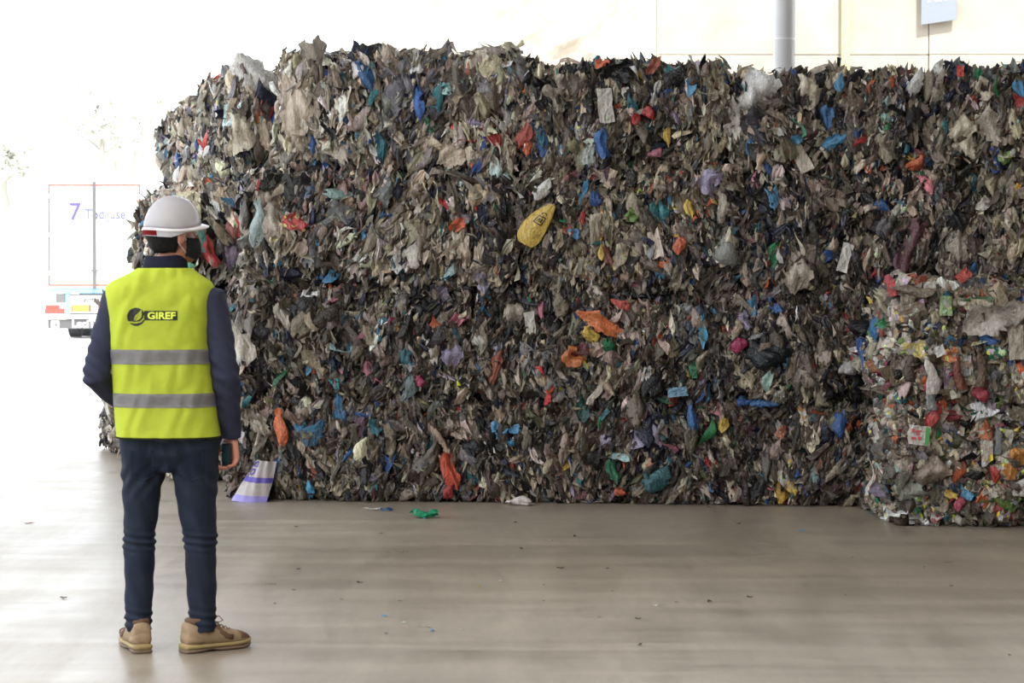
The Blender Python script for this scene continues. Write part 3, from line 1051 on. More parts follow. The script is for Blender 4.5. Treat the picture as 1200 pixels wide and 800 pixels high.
# ------------------------------------------------------------------ pieces that stand out on the bales
def hero(key, name, px, py, wpx, hpx, col, lib_, idx=0, roll=0.0, out=0.05, label=None, tilt=(0, 0), thick=1.0):
    """a piece on the outside of bale KEY: where the sight line through the middle of the piece meets the bale's face"""
    B = BALES[key]
    Mi = B.root.matrix_basis.inverted() if B.root.matrix_world.is_identity else B.root.matrix_world.inverted()
    Mi = (Matrix.Translation(B.root.location) @ B.root.rotation_euler.to_matrix().to_4x4()).inverted()
    o = Mi @ Vector((0, 0, CAM_Z)) - Vector((0, 0, B.hd[2]))
    d = (Mi.to_3x3() @ Vector(((px - 600) / F_PX, 1, -(py - 329) / F_PX))).normalized()
    best = None
    for ax, sgn, f in ((1, -1, 0), (0, -1, 1), (0, 1, 2), (2, 1, 3)):
        if abs(d[ax]) < 1e-6:
            continue
        t = (sgn * B.hd[ax] - o[ax]) / d[ax]
        p = o + d * t
        ex = sum(max(0, abs(p[k]) - B.hd[k]) for k in range(3) if k != ax) + (0.5 if d[ax] * sgn > 0 else 0)
        if best is None or ex < best[0] - 1e-6:
            best = (ex, p, t)
    p = np.array([best[1]])
    p = np.clip(p, -B.hd, B.hd)
    pos, nn = B.snap(p)
    n = nn[0]
    pos = pos[0] + n * out
    dist = best[2]
    z = Vector(n)
    if abs(z.z) > 0.7:
        z = (z + Vector(-d) * 1.4).normalized()
    else:
        z = (z - d * 0.6).normalized()
    z = (z + Vector((tilt[0], 0, tilt[1]))).normalized()
    up = Vector((0, 0, 1))
    x = up.cross(z).normalized()
    y = z.cross(x)
    ca, sa = math.cos(roll), math.sin(roll)
    x, y = x * ca + y * sa, -x * sa + y * ca
    w, l = wpx / F_PX * dist, hpx / F_PX * dist
    c = C[col] if isinstance(col, str) else np.array(lin(*col))
    c = (c * 0.82 + c.mean() * 0.18) * 0.86          # duller and darker
    m = lib_[idx % len(lib_)]
    q = B.place(name, m, pos, x, y, z, w * 1.2, l, min(w, l) * thick, c)
    if label:
        q['label'] = label
    return q


S, ST, PU, FL, PK, BO, PR, BG = L_SHEET, L_STRIP, L_PUFF, L_FLAT, L_PACK, L_BOTTLE, L_PRINT, L_BIG
HEROES = [
    # tallest bale and left flank
    ('1a', 'large_bag', 347, 128, 34, 96, (222, 204, 182), BG, 0, 0.35, .07, 'large cream bag'),
    ('1a', 'large_bag', 372, 85, 44, 70, 'greige', BG, 1, 0.5, .05, None), ('1a', 'film_scrap', 420, 70, 26, 40, 'navy', S, 2, .2, .04, None),
    ('1a', 'film_scrap', 505, 145, 14, 24, 'green', S, 3, .2, .04, 'green scrap'), ('1a', 'film_scrap', 478, 90, 18, 40, 'grey', S, 4, .1, .04, None),
    ('1a', 'film_strip', 575, 165, 22, 50, 'pale', ST, 1, .1, .05, None), ('1a', 'large_bag', 545, 110, 36, 60, 'taupe', BG, 2, .1, .03, None),
    ('1a', 'film_scrap', 440, 58, 34, 30, 'char', S, 5, .2, .04, None), ('1a', 'large_bag', 400, 170, 30, 50, 'beige', BG, 3, .3, .03, None),
    ('f1a', 'large_bag', 308, 80, 44, 66, (206, 200, 192), BG, 2, 0.5, .07, 'big grey-white bag'), ('f1a', 'large_bag', 318, 130, 30, 66, 'navy', BG, 4, .3, .05, 'dark blue film'),
    ('f1a', 'film_scrap', 325, 150, 14, 36, 'blue', S, 1, .1, .07, 'bright blue scrap'), ('f1a', 'large_bag', 285, 155, 30, 46, 'cream', BG, 5, .6, .06, None),
    ('f1a', 'film_scrap', 268, 72, 24, 30, 'grey', S, 8, .3, .05, None),
    ('f1b', 'crumpled_bag', 244, 119, 24, 22, (36, 100, 172), PU, 1, 1.2, .06, 'bright blue bag'), ('f1b', 'film_scrap', 246, 103, 12, 12, 'orange', S, 0, 0, .06, None),
    ('f1b', 'large_bag', 258, 130, 26, 50, 'cream', BG, 0, .2, .05, None), ('f1b', 'film_scrap', 262, 150, 14, 28, 'red', S, 2, .1, .05, None),
    ('f1c', 'film_scrap', 210, 175, 16, 30, (40, 110, 160), S, 7, .1, .06, 'blue scrap'), ('f1c', 'crumpled_bag', 198, 190, 22, 30, 'cream', PU, 2, .1, .05, None),
    ('f1c', 'film_scrap', 205, 140, 18, 20, 'char', S, 6, .5, .05, None), ('f1c', 'film_scrap', 222, 200, 14, 20, 'navy', S, 3, .2, .05, None),
    ('f2a', 'film_strip', 271, 252, 26, 52, 'red', ST, 2, .05, .08, 'red torn bag'), ('f2a', 'crumpled_bag', 270, 268, 16, 26, (170, 96, 84), PU, 3, .1, .08, None),
    ('f2a', 'film_scrap', 244, 295, 16, 36, (200, 40, 36), S, 4, .35, .08, 'red film'), ('f2a', 'crumpled_bag', 258, 215, 30, 36, 'cream', PU, 4, .2, .06, None),
    ('f2a', 'film_scrap', 236, 275, 12, 40, (90, 160, 150), S, 9, .15, .06, 'pale teal film'), ('f2a', 'film_scrap', 224, 310, 16, 22, (100, 180, 140), S, 11, 0, .08, 'pale green film'),
    ('f2b', 'film_scrap', 244, 205, 22, 26, 'white', S, 5, .6, .08, 'white scrap'), ('f2b', 'crumpled_bag', 215, 212, 26, 22, 'beige', PU, 5, .8, .05, None),
    ('f2c', 'crumpled_bag', 182, 212, 30, 22, 'char', PU, 6, 1.0, .05, None), ('f2c', 'film_scrap', 166, 262, 18, 26, 'beige', S, 6, .1, .05, None),
    ('f2c', 'film_strip', 160, 315, 30, 16, 'white', S, 1, 1.0, .1, 'white scrap with dark end'), ('f2c', 'large_bag', 172, 240, 30, 40, 'greige', BG, 1, .1, .04, None),
    # third row
    ('2a', 'crumpled_bag', 306, 262, 22, 48, (168, 188, 188), PU, 0, .0, .08, 'pale aqua bag'), ('2a', 'large_bag', 330, 262, 32, 44, 'beige', BG, 2, .1, .06, None),
    ('2a', 'printed_wrapper', 352, 260, 28, 26, 'red', PR, 1, .3, .08, 'red and white wrapper'), ('2a', 'film_strip', 330, 215, 30, 50, 'cream', ST, 3, -.5, .06, None),
    ('2a', 'film_scrap', 390, 323, 18, 14, 'sky', S, 2, .4, .08, 'light blue scrap'), ('2a', 'large_bag', 405, 250, 26, 34, 'grey', BG, 4, .2, .06, None),
    ('2a', 'crumpled_bag', 486, 301, 26, 20, 'pale', PU, 7, 1.3, .07, None), ('2a', 'film_scrap', 467, 308, 16, 26, 'white', S, 3, .2, .07, None),
    ('2a', 'film_scrap', 355, 225, 26, 40, 'char', S, 7, .2, .05, None), ('2a', 'film_strip', 535, 213, 34, 60, 'greige', ST, 4, 1.1, .07, None),
    ('2a', 'film_scrap', 565, 328, 14, 24, 'lilac', S, 8, .0, .07, None), ('2a', 'film_scrap', 538, 265, 22, 14, 'orange', S, 8, .8, .06, None),
    ('2a', 'film_scrap', 605, 240, 30, 60, 'black', S, 12, .0, -.02, None),  # set-back black piece stands in for the shade in the bale seam
    ('2b', 'crumpled_bag', 636, 223, 26, 16, 'white', PU, 2, 1.2, .08, 'white torn bag'), ('2b', 'film_strip', 617, 222, 18, 22, 'pale', ST, 6, .1, .08, None),
    ('2b', 'printed_wrapper', 724, 300, 16, 34, (206, 190, 160), PR, 3, -.1, .07, 'printed brown and cream wrapper'), ('2b', 'film_scrap', 714, 300, 12, 24, (130, 70, 48), S, 1, .1, .08, None),
    ('2b', 'film_scrap', 707, 296, 6, 20, 'yellow', S, 2, .1, .08, None), ('2b', 'film_scrap', 742, 253, 16, 14, (110, 150, 60), S, 4, .6, .07, 'lime green scrap'),
    ('2b', 'film_scrap', 675, 275, 12, 14, 'sky', S, 5, .1, .07, None), ('2b', 'film_scrap', 699, 233, 12, 18, 'blue', S, 6, .1, .07, None), ('2b', 'film_scrap', 684, 256, 7, 16, 'red', S, 7, .1, .07, None),
    ('2b', 'crumpled_bag', 797, 287, 14, 20, (220, 100, 50), PU, 1, .0, .07, 'orange bag'), ('2b', 'film_scrap', 809, 245, 12, 20, 'yellow', S, 1, .0, .07, None), ('2b', 'large_bag', 735, 275, 30, 34, 'taupe', BG, 3, .0, .05, None),
    ('2b', 'film_scrap', 834, 215, 26, 30, 'lilac', S, 4, -.6, .07, None), ('2b', 'large_bag', 850, 290, 26, 44, 'cream', BG, 5, -.1, .05, None), ('2b', 'film_scrap', 657, 345, 30, 12, 'greige', S, 2, .9, .05, None),
    ('2c', 'flat_sheet', 990, 302, 14, 34, (214, 208, 198), FL, 1, -.25, .08, 'white flat strip'), ('2c', 'large_bag', 1064, 292, 32, 66, (112, 66, 76), BG, 1, -.1, .06, 'maroon sheet'),
    ('2c', 'large_bag', 932, 318, 26, 50, 'beige', BG, 0, .2, .05, None), ('2c', 'film_scrap', 967, 300, 12, 16, 'blue', S, 3, .0, .06, None), ('2c', 'film_strip', 935, 275, 22, 50, 'cream', ST, 2, .1, .06, None),
    ('2c', 'large_bag', 858, 300, 26, 56, 'beige', BG, 4, .2, .05, None), ('2c', 'film_scrap', 990, 340, 22, 22, 'pale', S, 8, .2, .05, None), ('2c', 'film_scrap', 905, 237, 10, 18, 'sky', S, 8, .0, .06, None),
    ('2d', 'film_scrap', 1118, 250, 26, 40, 'char', S, 13, .0, .04, None), ('2d', 'large_bag', 1125, 285, 28, 44, 'beige', BG, 2, -.2, .06, None), ('2d', 'film_scrap', 1154, 238, 18, 16, 'pale', S, 2, .3, .07, None),
    # top row
    ('1b', 'flat_sheet', 711, 126, 20, 40, (196, 190, 180), FL, 2, .1, .09, 'off-white sheet'), ('1b', 'film_scrap', 708, 170, 16, 34, (34, 100, 176), S, 4, .1, .08, 'blue scrap'),
    ('1b', 'film_scrap', 693, 182, 14, 28, (190, 200, 196), S, 6, -.3, .08, None), ('1b', 'crumpled_bag', 763, 134, 14, 16, 'red', PU, 3, .3, .08, 'red bag'), ('1b', 'film_scrap', 745, 142, 10, 14, 'red', S, 3, .3, .08, None),
    ('1b', 'film_scrap', 783, 158, 9, 28, 'yellow', S, 7, .1, .08, 'yellow scrap'), ('1b', 'film_scrap', 740, 125, 12, 24, 'teal', S, 9, .1, .07, None), ('1b', 'film_scrap', 611, 101, 14, 18, (224, 120, 50), S, 5, .1, .07, 'orange scrap'),
    ('1b', 'large_bag', 726, 88, 34, 34, 'black', BG, 3, .9, .07, 'black film'), ('1b', 'film_scrap', 706, 78, 16, 14, 'orange', S, 1, .9, .09, 'orange scrap'), ('1b', 'crumpled_bag', 700, 72, 16, 12, 'teal', PU, 1, 1.4, .09, None),
    ('1b', 'crumpled_bag', 790, 92, 26, 22, 'char', PU, 2, 1.2, .07, None), ('1b', 'film_scrap', 766, 85, 24, 12, 'rust', S, 8, 1.1, .08, None), ('1b', 'film_scrap', 812, 100, 20, 14, 'sky', S, 2, 1.2, .08, None),
    ('1b', 'film_scrap', 650, 118, 26, 34, 'greige', S, 10, .2, .06, None), ('1b', 'film_scrap', 672, 102, 20, 30, 'taupe', S, 11, .2, .06, None), ('1b', 'crumpled_bag', 770, 178, 18, 14, 'pink', PU, 3, .5, .07, None),
    ('1b', 'film_scrap', 635, 165, 16, 40, 'blue', S, 3, .1, .05, None), ('1b', 'film_scrap', 612, 160, 14, 30, (190, 74, 60), S, 0, -.3, .07, None), ('1b', 'film_scrap', 620, 175, 10, 16, 'orange', S, 7, 0, .07, None),
    ('1c', 'large_bag', 868, 107, 42, 50, (226, 224, 222), BG, 0, .5, .09, 'large white bag'), ('1c', 'large_bag', 864, 140, 24, 50, 'pale', BG, 3, .0, .06, None), ('1c', 'large_bag', 893, 150, 36, 44, (58, 56, 62), BG, 4, .1, .05, 'dark grey film'),
    ('1c', 'film_scrap', 878, 172, 13, 22, (50, 130, 180), S, 3, .0, .07, 'light blue scrap'), ('1c', 'flat_sheet', 936, 182, 18, 42, (202, 190, 168), FL, 3, .5, .08, 'cream strip'), ('1c', 'film_scrap', 970, 140, 14, 28, (44, 110, 170), S, 5, -.2, .08, 'blue scrap'),
    ('1c', 'crumpled_bag', 923, 175, 10, 10, 'red', PU, 5, .0, .08, None), ('1c', 'large_bag', 943, 110, 34, 40, 'cream', BG, 5, .4, .06, None), ('1c', 'film_scrap', 984, 140, 16, 28, 'black', S, 8, .1, .06, None),
    ('1c', 'film_scrap', 1039, 172, 24, 36, (150, 140, 116), S, 4, .1, .07, None), ('1c', 'film_scrap', 1016, 226, 10, 16, 'orange', S, 5, .2, .07, None), ('1c', 'crumpled_bag', 1072, 213, 16, 22, (224, 106, 50), PU, 0, -.7, .08, 'orange bag'),
    ('1c', 'film_scrap', 984, 100, 10, 22, 'sky', S, 2, .0, .08, None), ('1c', 'film_scrap', 1094, 229, 18, 28, (46, 108, 170), S, 9, .1, .08, 'blue scrap'), ('1c', 'film_scrap', 978, 165, 30, 14, 'sky', S, 6, .6, .07, None),
    ('1c', 'crumpled_bag', 1070, 100, 30, 16, (220, 218, 214), PU, 2, 1.4, .07, 'white bag'), ('1c', 'film_scrap', 932, 165, 14, 12, 'sky', S, 10, .6, .07, None),
    ('1d', 'large_bag', 1122, 150, 24, 36, 'cream', BG, 0, .2, .08, 'cream bag'), ('1d', 'large_bag', 1134, 172, 30, 22, 'cream', BG, 2, -.6, .07, None), ('1d', 'large_bag', 1116, 215, 26, 50, (206, 194, 172), BG, 5, -.4, .08, 'long cream bag'),
    ('1d', 'flat_sheet', 1123, 88, 10, 12, (216, 50, 30), FL, 0, .0, .1, 'red block'), ('1d', 'film_scrap', 1098, 82, 16, 26, 'white', S, 9, -.5, .12, 'white film'), ('1d', 'printed_wrapper', 1168, 197, 18, 36, (50, 90, 190), PR, 4, -.2, .08, 'blue and purple wrapper'),
    ('1d', 'film_scrap', 1150, 106, 24, 26, 'cream', S, 4, .5, .07, None), ('1d', 'large_bag', 1165, 150, 34, 44, 'beige', BG, 4, .1, .06, None), ('1d', 'film_scrap', 1193, 120, 12, 22, 'red', S, 2, .9, .07, None), ('1d', 'film_scrap', 1147, 92, 10, 24, 'green', S, 4, .2, .07, None),
    ('1d', 'film_scrap', 1193, 108, 10, 24, 'sky', S, 5, .2, .07, None), ('1d', 'film_scrap', 1178, 181, 20, 16, 'lime', PR, 6, .8, .07, None),
    # second row up
    ('3a', 'large_bag', 286, 400, 26, 58, (206, 196, 180), BG, 3, .1, .07, 'pale beige bag'), ('3a', 'large_bag', 297, 356, 40, 54, (150, 142, 132), BG, 1, .1, .06, 'tall grey film bag'), ('3a', 'film_scrap', 305, 384, 24, 30, 'char', S, 6, .1, .06, None),
    ('3a', 'film_scrap', 428, 390, 20, 28, 'pink', ST, 3, -.5, .06, None), ('3a', 'film_scrap', 432, 430, 12, 20, 'pink', S, 3, .1, .07, None), ('3a', 'crumpled_bag', 493, 446, 10, 12, 'magenta', PU, 4, .0, .08, 'magenta scrap'),
    ('3a', 'film_scrap', 512, 380, 12, 18, 'orange', S, 2, .3, .05, None), ('3a', 'large_bag', 530, 410, 20, 40, 'lilac', BG, 0, .1, .04, None), ('3a', 'film_scrap', 365, 326, 22, 14, 'white', S, 1, .6, .07, None), ('3a', 'film_scrap', 335, 372, 16, 34, 'beige', S, 5, .1, .06, None),
    ('3b', 'large_bag', 708, 379, 46, 22, (226, 116, 34), BG, 4, -.35, .09, 'orange bag'), ('3b', 'crumpled_bag', 693, 391, 18, 18, (214, 176, 44), PU, 2, .2, .1, 'yellow bag'), ('3b', 'film_scrap', 733, 358, 22, 12, (200, 74, 50), S, 2, -.5, .09, None),
    ('3b', 'film_scrap', 675, 417, 24, 24, (212, 116, 36), S, 4, .7, .08, 'orange scrap'), ('3b', 'film_scrap', 684, 410, 20, 16, (110, 40, 44), S, 5, .7, .08, None), ('3b', 'flat_sheet', 622, 378, 14, 26, 'pale', FL, 4, .1, .07, None),
    ('3b', 'film_scrap', 795, 455, 26, 11, (110, 160, 190), FL, 5, .1, .09, 'light blue sheet'), ('3b', 'large_bag', 562, 395, 18, 24, 'pale', BG, 2, .3, .06, None), ('3b', 'film_strip', 702, 452, 24, 54, 'beige', ST, 5, -.3, .07, None), ('3b', 'film_scrap', 760, 440, 14, 22, 'white', S, 7, .2, .06, None),
    ('3b', 'film_scrap', 815, 375, 20, 34, (70, 90, 110), S, 8, -.6, .06, None), ('3b', 'film_scrap', 840, 390, 14, 16, 'lilac', S, 9, -.6, .06, None), ('3b', 'large_bag', 600, 372, 40, 44, 'beige', BG, 5, .7, .05, None), ('3b', 'film_scrap', 583, 430, 12, 40, 'rust', S, 10, -.4, .06, None),
    ('3c', 'crumpled_bag', 866, 403, 18, 18, (170, 30, 90), PU, 1, .0, .08, 'magenta bag'), ('3c', 'large_bag', 902, 410, 40, 46, (20, 30, 36), BG, 2, .8, .07, 'black film'), ('3c', 'crumpled_bag', 996, 430, 22, 18, (176, 172, 168), PU, 3, .5, .08, 'white crumpled bag'),
    ('3c', 'film_scrap', 1012, 408, 28, 8, 'white', S, 4, .1, .09, None), ('3c', 'film_scrap', 884, 360, 14, 26, 'sky', S, 4, .2, .06, None), ('3c', 'large_bag', 940, 435, 24, 50, 'taupe', BG, 0, .1, .05, None), ('3c', 'film_scrap', 874, 375, 12, 22, 'lilac', S, 4, .3, .06, None),
    # bottom row
    ('4a', 'large_bag', 322, 464, 46, 30, (176, 160, 142), BG, 1, 1.2, .08, 'big grey-beige bag'), ('4a', 'crumpled_bag', 333, 500, 17, 40, (234, 110, 30), PU, 5, .0, .08, 'orange bag'), ('4a', 'film_scrap', 373, 508, 22, 36, (24, 110, 150), S, 2, -.4, .08, 'teal blue film'),
    ('4a', 'film_strip', 297, 492, 40, 56, 'cream', ST, 1, .5, .09, None), ('4a', 'film_scrap', 279, 512, 10, 24, 'orange', S, 3, .5, .09, None), ('4a', 'film_scrap', 400, 476, 12, 36, (40, 120, 170), S, 6, .1, .07, 'blue scrap'), ('4a', 'large_bag', 345, 520, 22, 40, 'char', BG, 4, .1, .06, None),
    ('4a', 'film_strip', 367, 535, 22, 48, 'rust', ST, 6, .1, .07, None), ('4a', 'film_scrap', 530, 548, 20, 44, (228, 80, 34), S, 13, .1, .09, 'red-orange rag'), ('4a', 'crumpled_bag', 526, 578, 18, 14, (180, 40, 40), PU, 1, .9, .08, None), ('4a', 'film_scrap', 440, 500, 14, 20, 'teal', S, 8, .1, .06, None),
    ('4a', 'film_scrap', 305, 562, 22, 26, 'char', S, 2, .3, .08, None), ('4a', 'large_bag', 505, 535, 20, 46, 'taupe', BG, 5, -.3, .06, None), ('4a', 'large_bag', 313, 497, 20, 26, 'beige', BG, 2, .1, .09, None),
    ('4b', 'crumpled_bag', 770, 561, 32, 26, (46, 106, 112), PU, 2, 1.2, .09, 'teal bag'), ('4b', 'film_scrap', 720, 551, 14, 28, (26, 120, 80), S, 1, .1, .08, 'green scrap'), ('4b', 'film_scrap', 812, 500, 11, 50, (40, 110, 180), S, 0, .1, .09, 'long blue strip'),
    ('4b', 'film_scrap', 584, 502, 10, 22, 'sky', S, 4, .1, .07, None), ('4b', 'film_scrap', 606, 503, 18, 12, 'sky', S, 5, .5, .07, None), ('4b', 'film_scrap', 728, 575, 12, 10, 'orange', S, 6, .1, .08, None), ('4b', 'film_scrap', 752, 512, 20, 20, 'lilac', S, 2, .7, .07, None),
    ('4b', 'film_strip', 775, 515, 26, 46, 'pink', ST, 2, .8, .06, None), ('4b', 'large_bag', 685, 480, 30, 20, (36, 84, 76), BG, 1, 1.2, .06, None),
    ('4c', 'film_strip', 830, 505, 34, 44, (26, 130, 70), ST, 3, -.3, .09, 'green strip'), ('4c', 'film_scrap', 847, 497, 11, 18, 'yellow', S, 3, .1, .09, 'yellow scrap'), ('4c', 'crumpled_bag', 983, 493, 28, 17, (30, 90, 160), PU, 4, -1.3, .08, 'blue bag'),
    ('4c', 'film_scrap', 941, 478, 12, 34, (196, 140, 60), PR, 5, .0, .08, 'orange striped wrapper'), ('4c', 'large_bag', 898, 471, 32, 14, (50, 110, 170), BG, 2, .1, .09, 'blue crumpled film'), ('4c', 'film_scrap', 917, 506, 14, 16, (200, 120, 80), S, 7, .2, .07, None),
    ('4c', 'film_scrap', 872, 470, 14, 12, 'blue', S, 6, .2, .08, None), ('4c', 'film_scrap', 929, 570, 12, 16, 'yellow', S, 1, .1, .07, None), ('4c', 'large_bag', 975, 575, 24, 18, 'taupe', BG, 4, .3, .06, None),
    # mixed packaging
    ('pt', 'flat_sheet', 1155, 372, 60, 44, (188, 178, 164), BG, 3, .5, .1, 'large off-white sheet'), ('pt', 'crumpled_bag', 1041, 384, 22, 28, (40, 118, 170), PU, 1, .2, .09, 'blue bag'), ('pt', 'crumpled_bag', 1043, 426, 22, 30, (160, 100, 62), PU, 2, 1.3, .08, 'glossy brown bag'),
    ('pt', 'crumpled_bag', 1112, 415, 22, 16, (226, 120, 60), PR, 4, .2, .08, 'orange net'), ('pt', 'printed_wrapper', 1072, 410, 24, 24, (206, 186, 90), PR, 5, .2, .08, 'yellow printed wrapper'), ('pt', 'crushed_bottle', 1087, 438, 30, 44, (206, 198, 186), BO, 1, .1, .09, 'white crushed bottle'),
    ('pt', 'flat_sheet', 1055, 342, 11, 18, (200, 40, 34), FL, 2, .2, .08, 'red flap'), ('pt', 'flattened_carton', 1041, 340, 14, 20, 'white', FL, 3, .4, .08, None), ('pt', 'flat_sheet', 1128, 324, 20, 12, (196, 60, 40), FL, 4, .7, .1, 'red carton'), ('pt', 'flattened_carton', 1087, 341, 16, 12, 'pale', FL, 5, .1, .09, None),
    ('pt', 'flattened_carton', 1106, 358, 16, 22, (140, 170, 110), PK, 3, .0, .08, None), ('pt', 'crumpled_bag', 1043, 324, 16, 14, (180, 60, 70), PU, 5, .2, .1, None), ('pt', 'flat_sheet', 1097, 410, 14, 12, 'white', FL, 6, .4, .09, None), ('pt', 'crushed_bottle', 1120, 435, 20, 40, (134, 70, 50), BO, 2, .1, .08, None),
    ('pt', 'crushed_bottle', 1146, 430, 22, 44, (110, 84, 64), BO, 3, .1, .08, None), ('pt', 'film_scrap', 1158, 394, 22, 16, 'blue', S, 4, .3, .08, None), ('pt', 'film_scrap', 1165, 410, 20, 20, 'green', PR, 6, .3, .08, None), ('pt', 'crumpled_bag', 1150, 460, 20, 18, (190, 50, 70), PU, 3, .1, .08, None),
    ('pt', 'film_scrap', 1148, 352, 30, 10, (90, 130, 90), S, 5, .1, .07, None), ('pt', 'crushed_bottle', 1090, 462, 22, 26, (150, 150, 150), BO, 0, .1, .08, None),
    ('pt', 'flat_sheet', 1186, 400, 20, 40, 'beige', FL, 1, .1, .08, None), ('pt', 'crumpled_bag', 1188, 372, 20, 28, 'lilac', PR, 2, .1, .08, None),
    ('pb', 'crumpled_bag', 1092, 487, 32, 14, (196, 44, 40), PU, 5, 1.3, .09, 'red bag'), ('pb', 'film_scrap', 1117, 488, 20, 12, (150, 40, 50), S, 6, .1, .08, None), ('pb', 'large_bag', 1086, 548, 34, 34, (170, 150, 134), BG, 0, .1, .08, 'torn beige sheet'),
    ('pb', 'large_bag', 1065, 575, 34, 26, (150, 150, 136), BG, 1, -.7, .08, None), ('pb', 'crumpled_bag', 1122, 588, 12, 16, (200, 70, 100), PU, 1, .1, .08, None), ('pb', 'film_scrap', 1113, 577, 12, 14, 'yellow', S, 1, .5, .08, None), ('pb', 'crumpled_bag', 1176, 610, 24, 26, (176, 50, 44), PU, 2, .3, .08, 'red crumpled bag'),
    ('pb', 'film_scrap', 1157, 504, 14, 24, (206, 110, 50), S, 2, .3, .08, 'orange scrap'), ('pb', 'film_scrap', 1040, 510, 16, 28, 'pale', S, 4, .1, .08, None), ('pb', 'film_scrap', 1188, 532, 22, 24, (226, 150, 40), S, 9, .3, .08, 'orange sheet'), ('pb', 'film_scrap', 1178, 550, 18, 16, (216, 140, 40), S, 8, -.7, .08, None),
    ('pb', 'film_scrap', 1192, 568, 18, 26, 'pale', S, 3, -.6, .08, None), ('pb', 'flattened_carton', 1155, 530, 16, 30, (180, 160, 140), PK, 1, .1, .08, None), ('pb', 'crumpled_bag', 1040, 603, 20, 10, (170, 66, 44), PU, 2, 1.3, .05, None), ('pb', 'crumpled_bag', 1095, 605, 26, 22, (160, 70, 66), PR, 3, .3, .07, None),
    ('pb', 'crushed_bottle', 1168, 515, 18, 32, 'grey', BO, 4, .1, .08, None), ('pb', 'film_strip', 1046, 555, 26, 50, 'pale', ST, 5, .1, .08, None),
]
for h in HEROES:
    hero(*h)

# yellow bag with a printed emblem
yb = hero('2b', 'yellow_bag', 618, 263, 25, 56, (222, 184, 40), L_BIG, 5, -0.50, 0.10, 'yellow bag with a black emblem', thick=0.6)
M_INK = simple('black_print', lin(26, 24, 24), 0.5, noise=0.03)
ny, nx = 13, 9
U_, W_ = np.meshgrid(np.linspace(-0.5, 0.5, nx), np.linspace(-0.5, 0.5, ny))
prof = np.array([0.62, 0.86, 0.98, 1.0, 1.0, 0.97, 0.92, 0.86, 0.78, 0.68, 0.55, 0.40, 0.24])[:, None]
bag = np.stack([U_ * prof + 0.30 * (W_ + 0.5) ** 2.2 - 0.1, W_ + 0.0 * U_, 0.45 * np.cos(U_ * PI * 0.95) * prof + 0.05 * np.sin(U_ * 17 + 3 * W_) * (W_ + 0.6)], 2).reshape(-1, 3)
yb.data = np_mesh('yellow_bag', bag, grid_faces(nx, ny), M_FILM)


def bag_z(u, w):
    p = np.interp(w, np.linspace(-0.5, 0.5, ny), prof[:, 0])
    x = u * p + 0.30 * (w + 0.5) ** 2.2 - 0.1
    return (x, w, 0.45 * math.cos(u * PI * 0.95) * p + 0.05 * math.sin(u * 17 + 3 * w) * (w + 0.6) + 0.03)


bm = bmesh.new()
for cx_, cy_, rr, squ in ((0.06, 0.10, 0.26, True), (0.06, 0.22, 0.2, False)):
    n = 24
    ro, ri = [], []
    for k in range(n):
        a = 2 * PI * k / n
        m = 1.0 / max(abs(math.cos(a)), abs(math.sin(a))) if squ else 1.0
        for lst, q in ((ro, rr), (ri, rr * 0.78)):
            lst.append(bm.verts.new(bag_z(cx_ + q * m * math.cos(a) * 0.8, cy_ + q * m * math.sin(a) * 0.36)))
    for k in range(n):
        if not squ and math.sin(2 * PI * (k + .5) / n) < -0.1:
            continue
        bm.faces.new((ro[k], ro[(k + 1) % n], ri[(k + 1) % n], ri[k]))
for (u0, w0, u1, w1) in ((-0.06, 0.06, 0.0, 0.14), (0.0, 0.14, 0.06, 0.06), (-0.04, 0.10, 0.04, 0.10), (0.1, 0.06, 0.16, 0.14), (0.16, 0.06, 0.1, 0.14)):
    d = Vector((u1 - u0, (w1 - w0))).normalized()
    px_, py_ = -d.y * 0.022, d.x * 0.010
    bm.faces.new([bm.verts.new(bag_z(u0 + 0.02 + s * px_, w0 + s * py_)) for s in (1, -1)] + [bm.verts.new(bag_z(u1 + 0.02 + s * px_, w1 + s * py_)) for s in (-1, 1)])
obj('printed_emblem', bm, M_INK, yb)

# white carton with red print and a green edge, on the lower packaging bale
ct = hero('pb', 'flattened_carton', 1074, 508, 28, 22, (214, 206, 196), L_FLAT, 2, -0.1, 0.10, 'white carton with red print and a green edge')
for nm, colr_, rects in (('red_print', (170, 60, 64), [(-.26, .12, -.16, .3), (-.12, .18, .06, .26), (-.12, .02, .02, .10), (-.26, -.25, -.1, -.12), (-.04, -.22, .08, -.06)]), ('green_edge', (60, 130, 60), [(.2, -.46, .34, .46)])):
    bm = bmesh.new()
    for x0, y0, x1, y1 in rects:
        add_box(bm, ((x0 + x1) / 2, (y0 + y1) / 2, 0.10), (x1 - x0, y1 - y0, 0.06))
    obj(nm, bm, simple(nm + '_ink', lin(*colr_), 0.5), ct)

# purple and white woven sack at the foot of the corner bale
M_SACK = simple('white_woven_sack', lin(158, 150, 148), 0.6, noise=0.12, nscale=30, bump=0.3, bscale=120)
M_SACKP = simple('purple_sack_print', lin(80, 68, 150), 0.6, noise=0.12, nscale=30)
B4 = BALES['4a']
s0 = at(289, 587, 15.26)
sack = bpy.data.objects.new('woven_sack', None)
Mloc = (Matrix.Translation(B4.root.location) @ B4.root.rotation_euler.to_matrix().to_4x4()).inverted()
link(sack, B4.root)
sack.matrix_basis = Mloc @ Matrix.Translation((s0.x, s0.y - 0.03, 0.004)) @ Matrix.Rotation(math.radians(-16), 4, 'Z')
sack['label'] = 'white and purple woven sack'


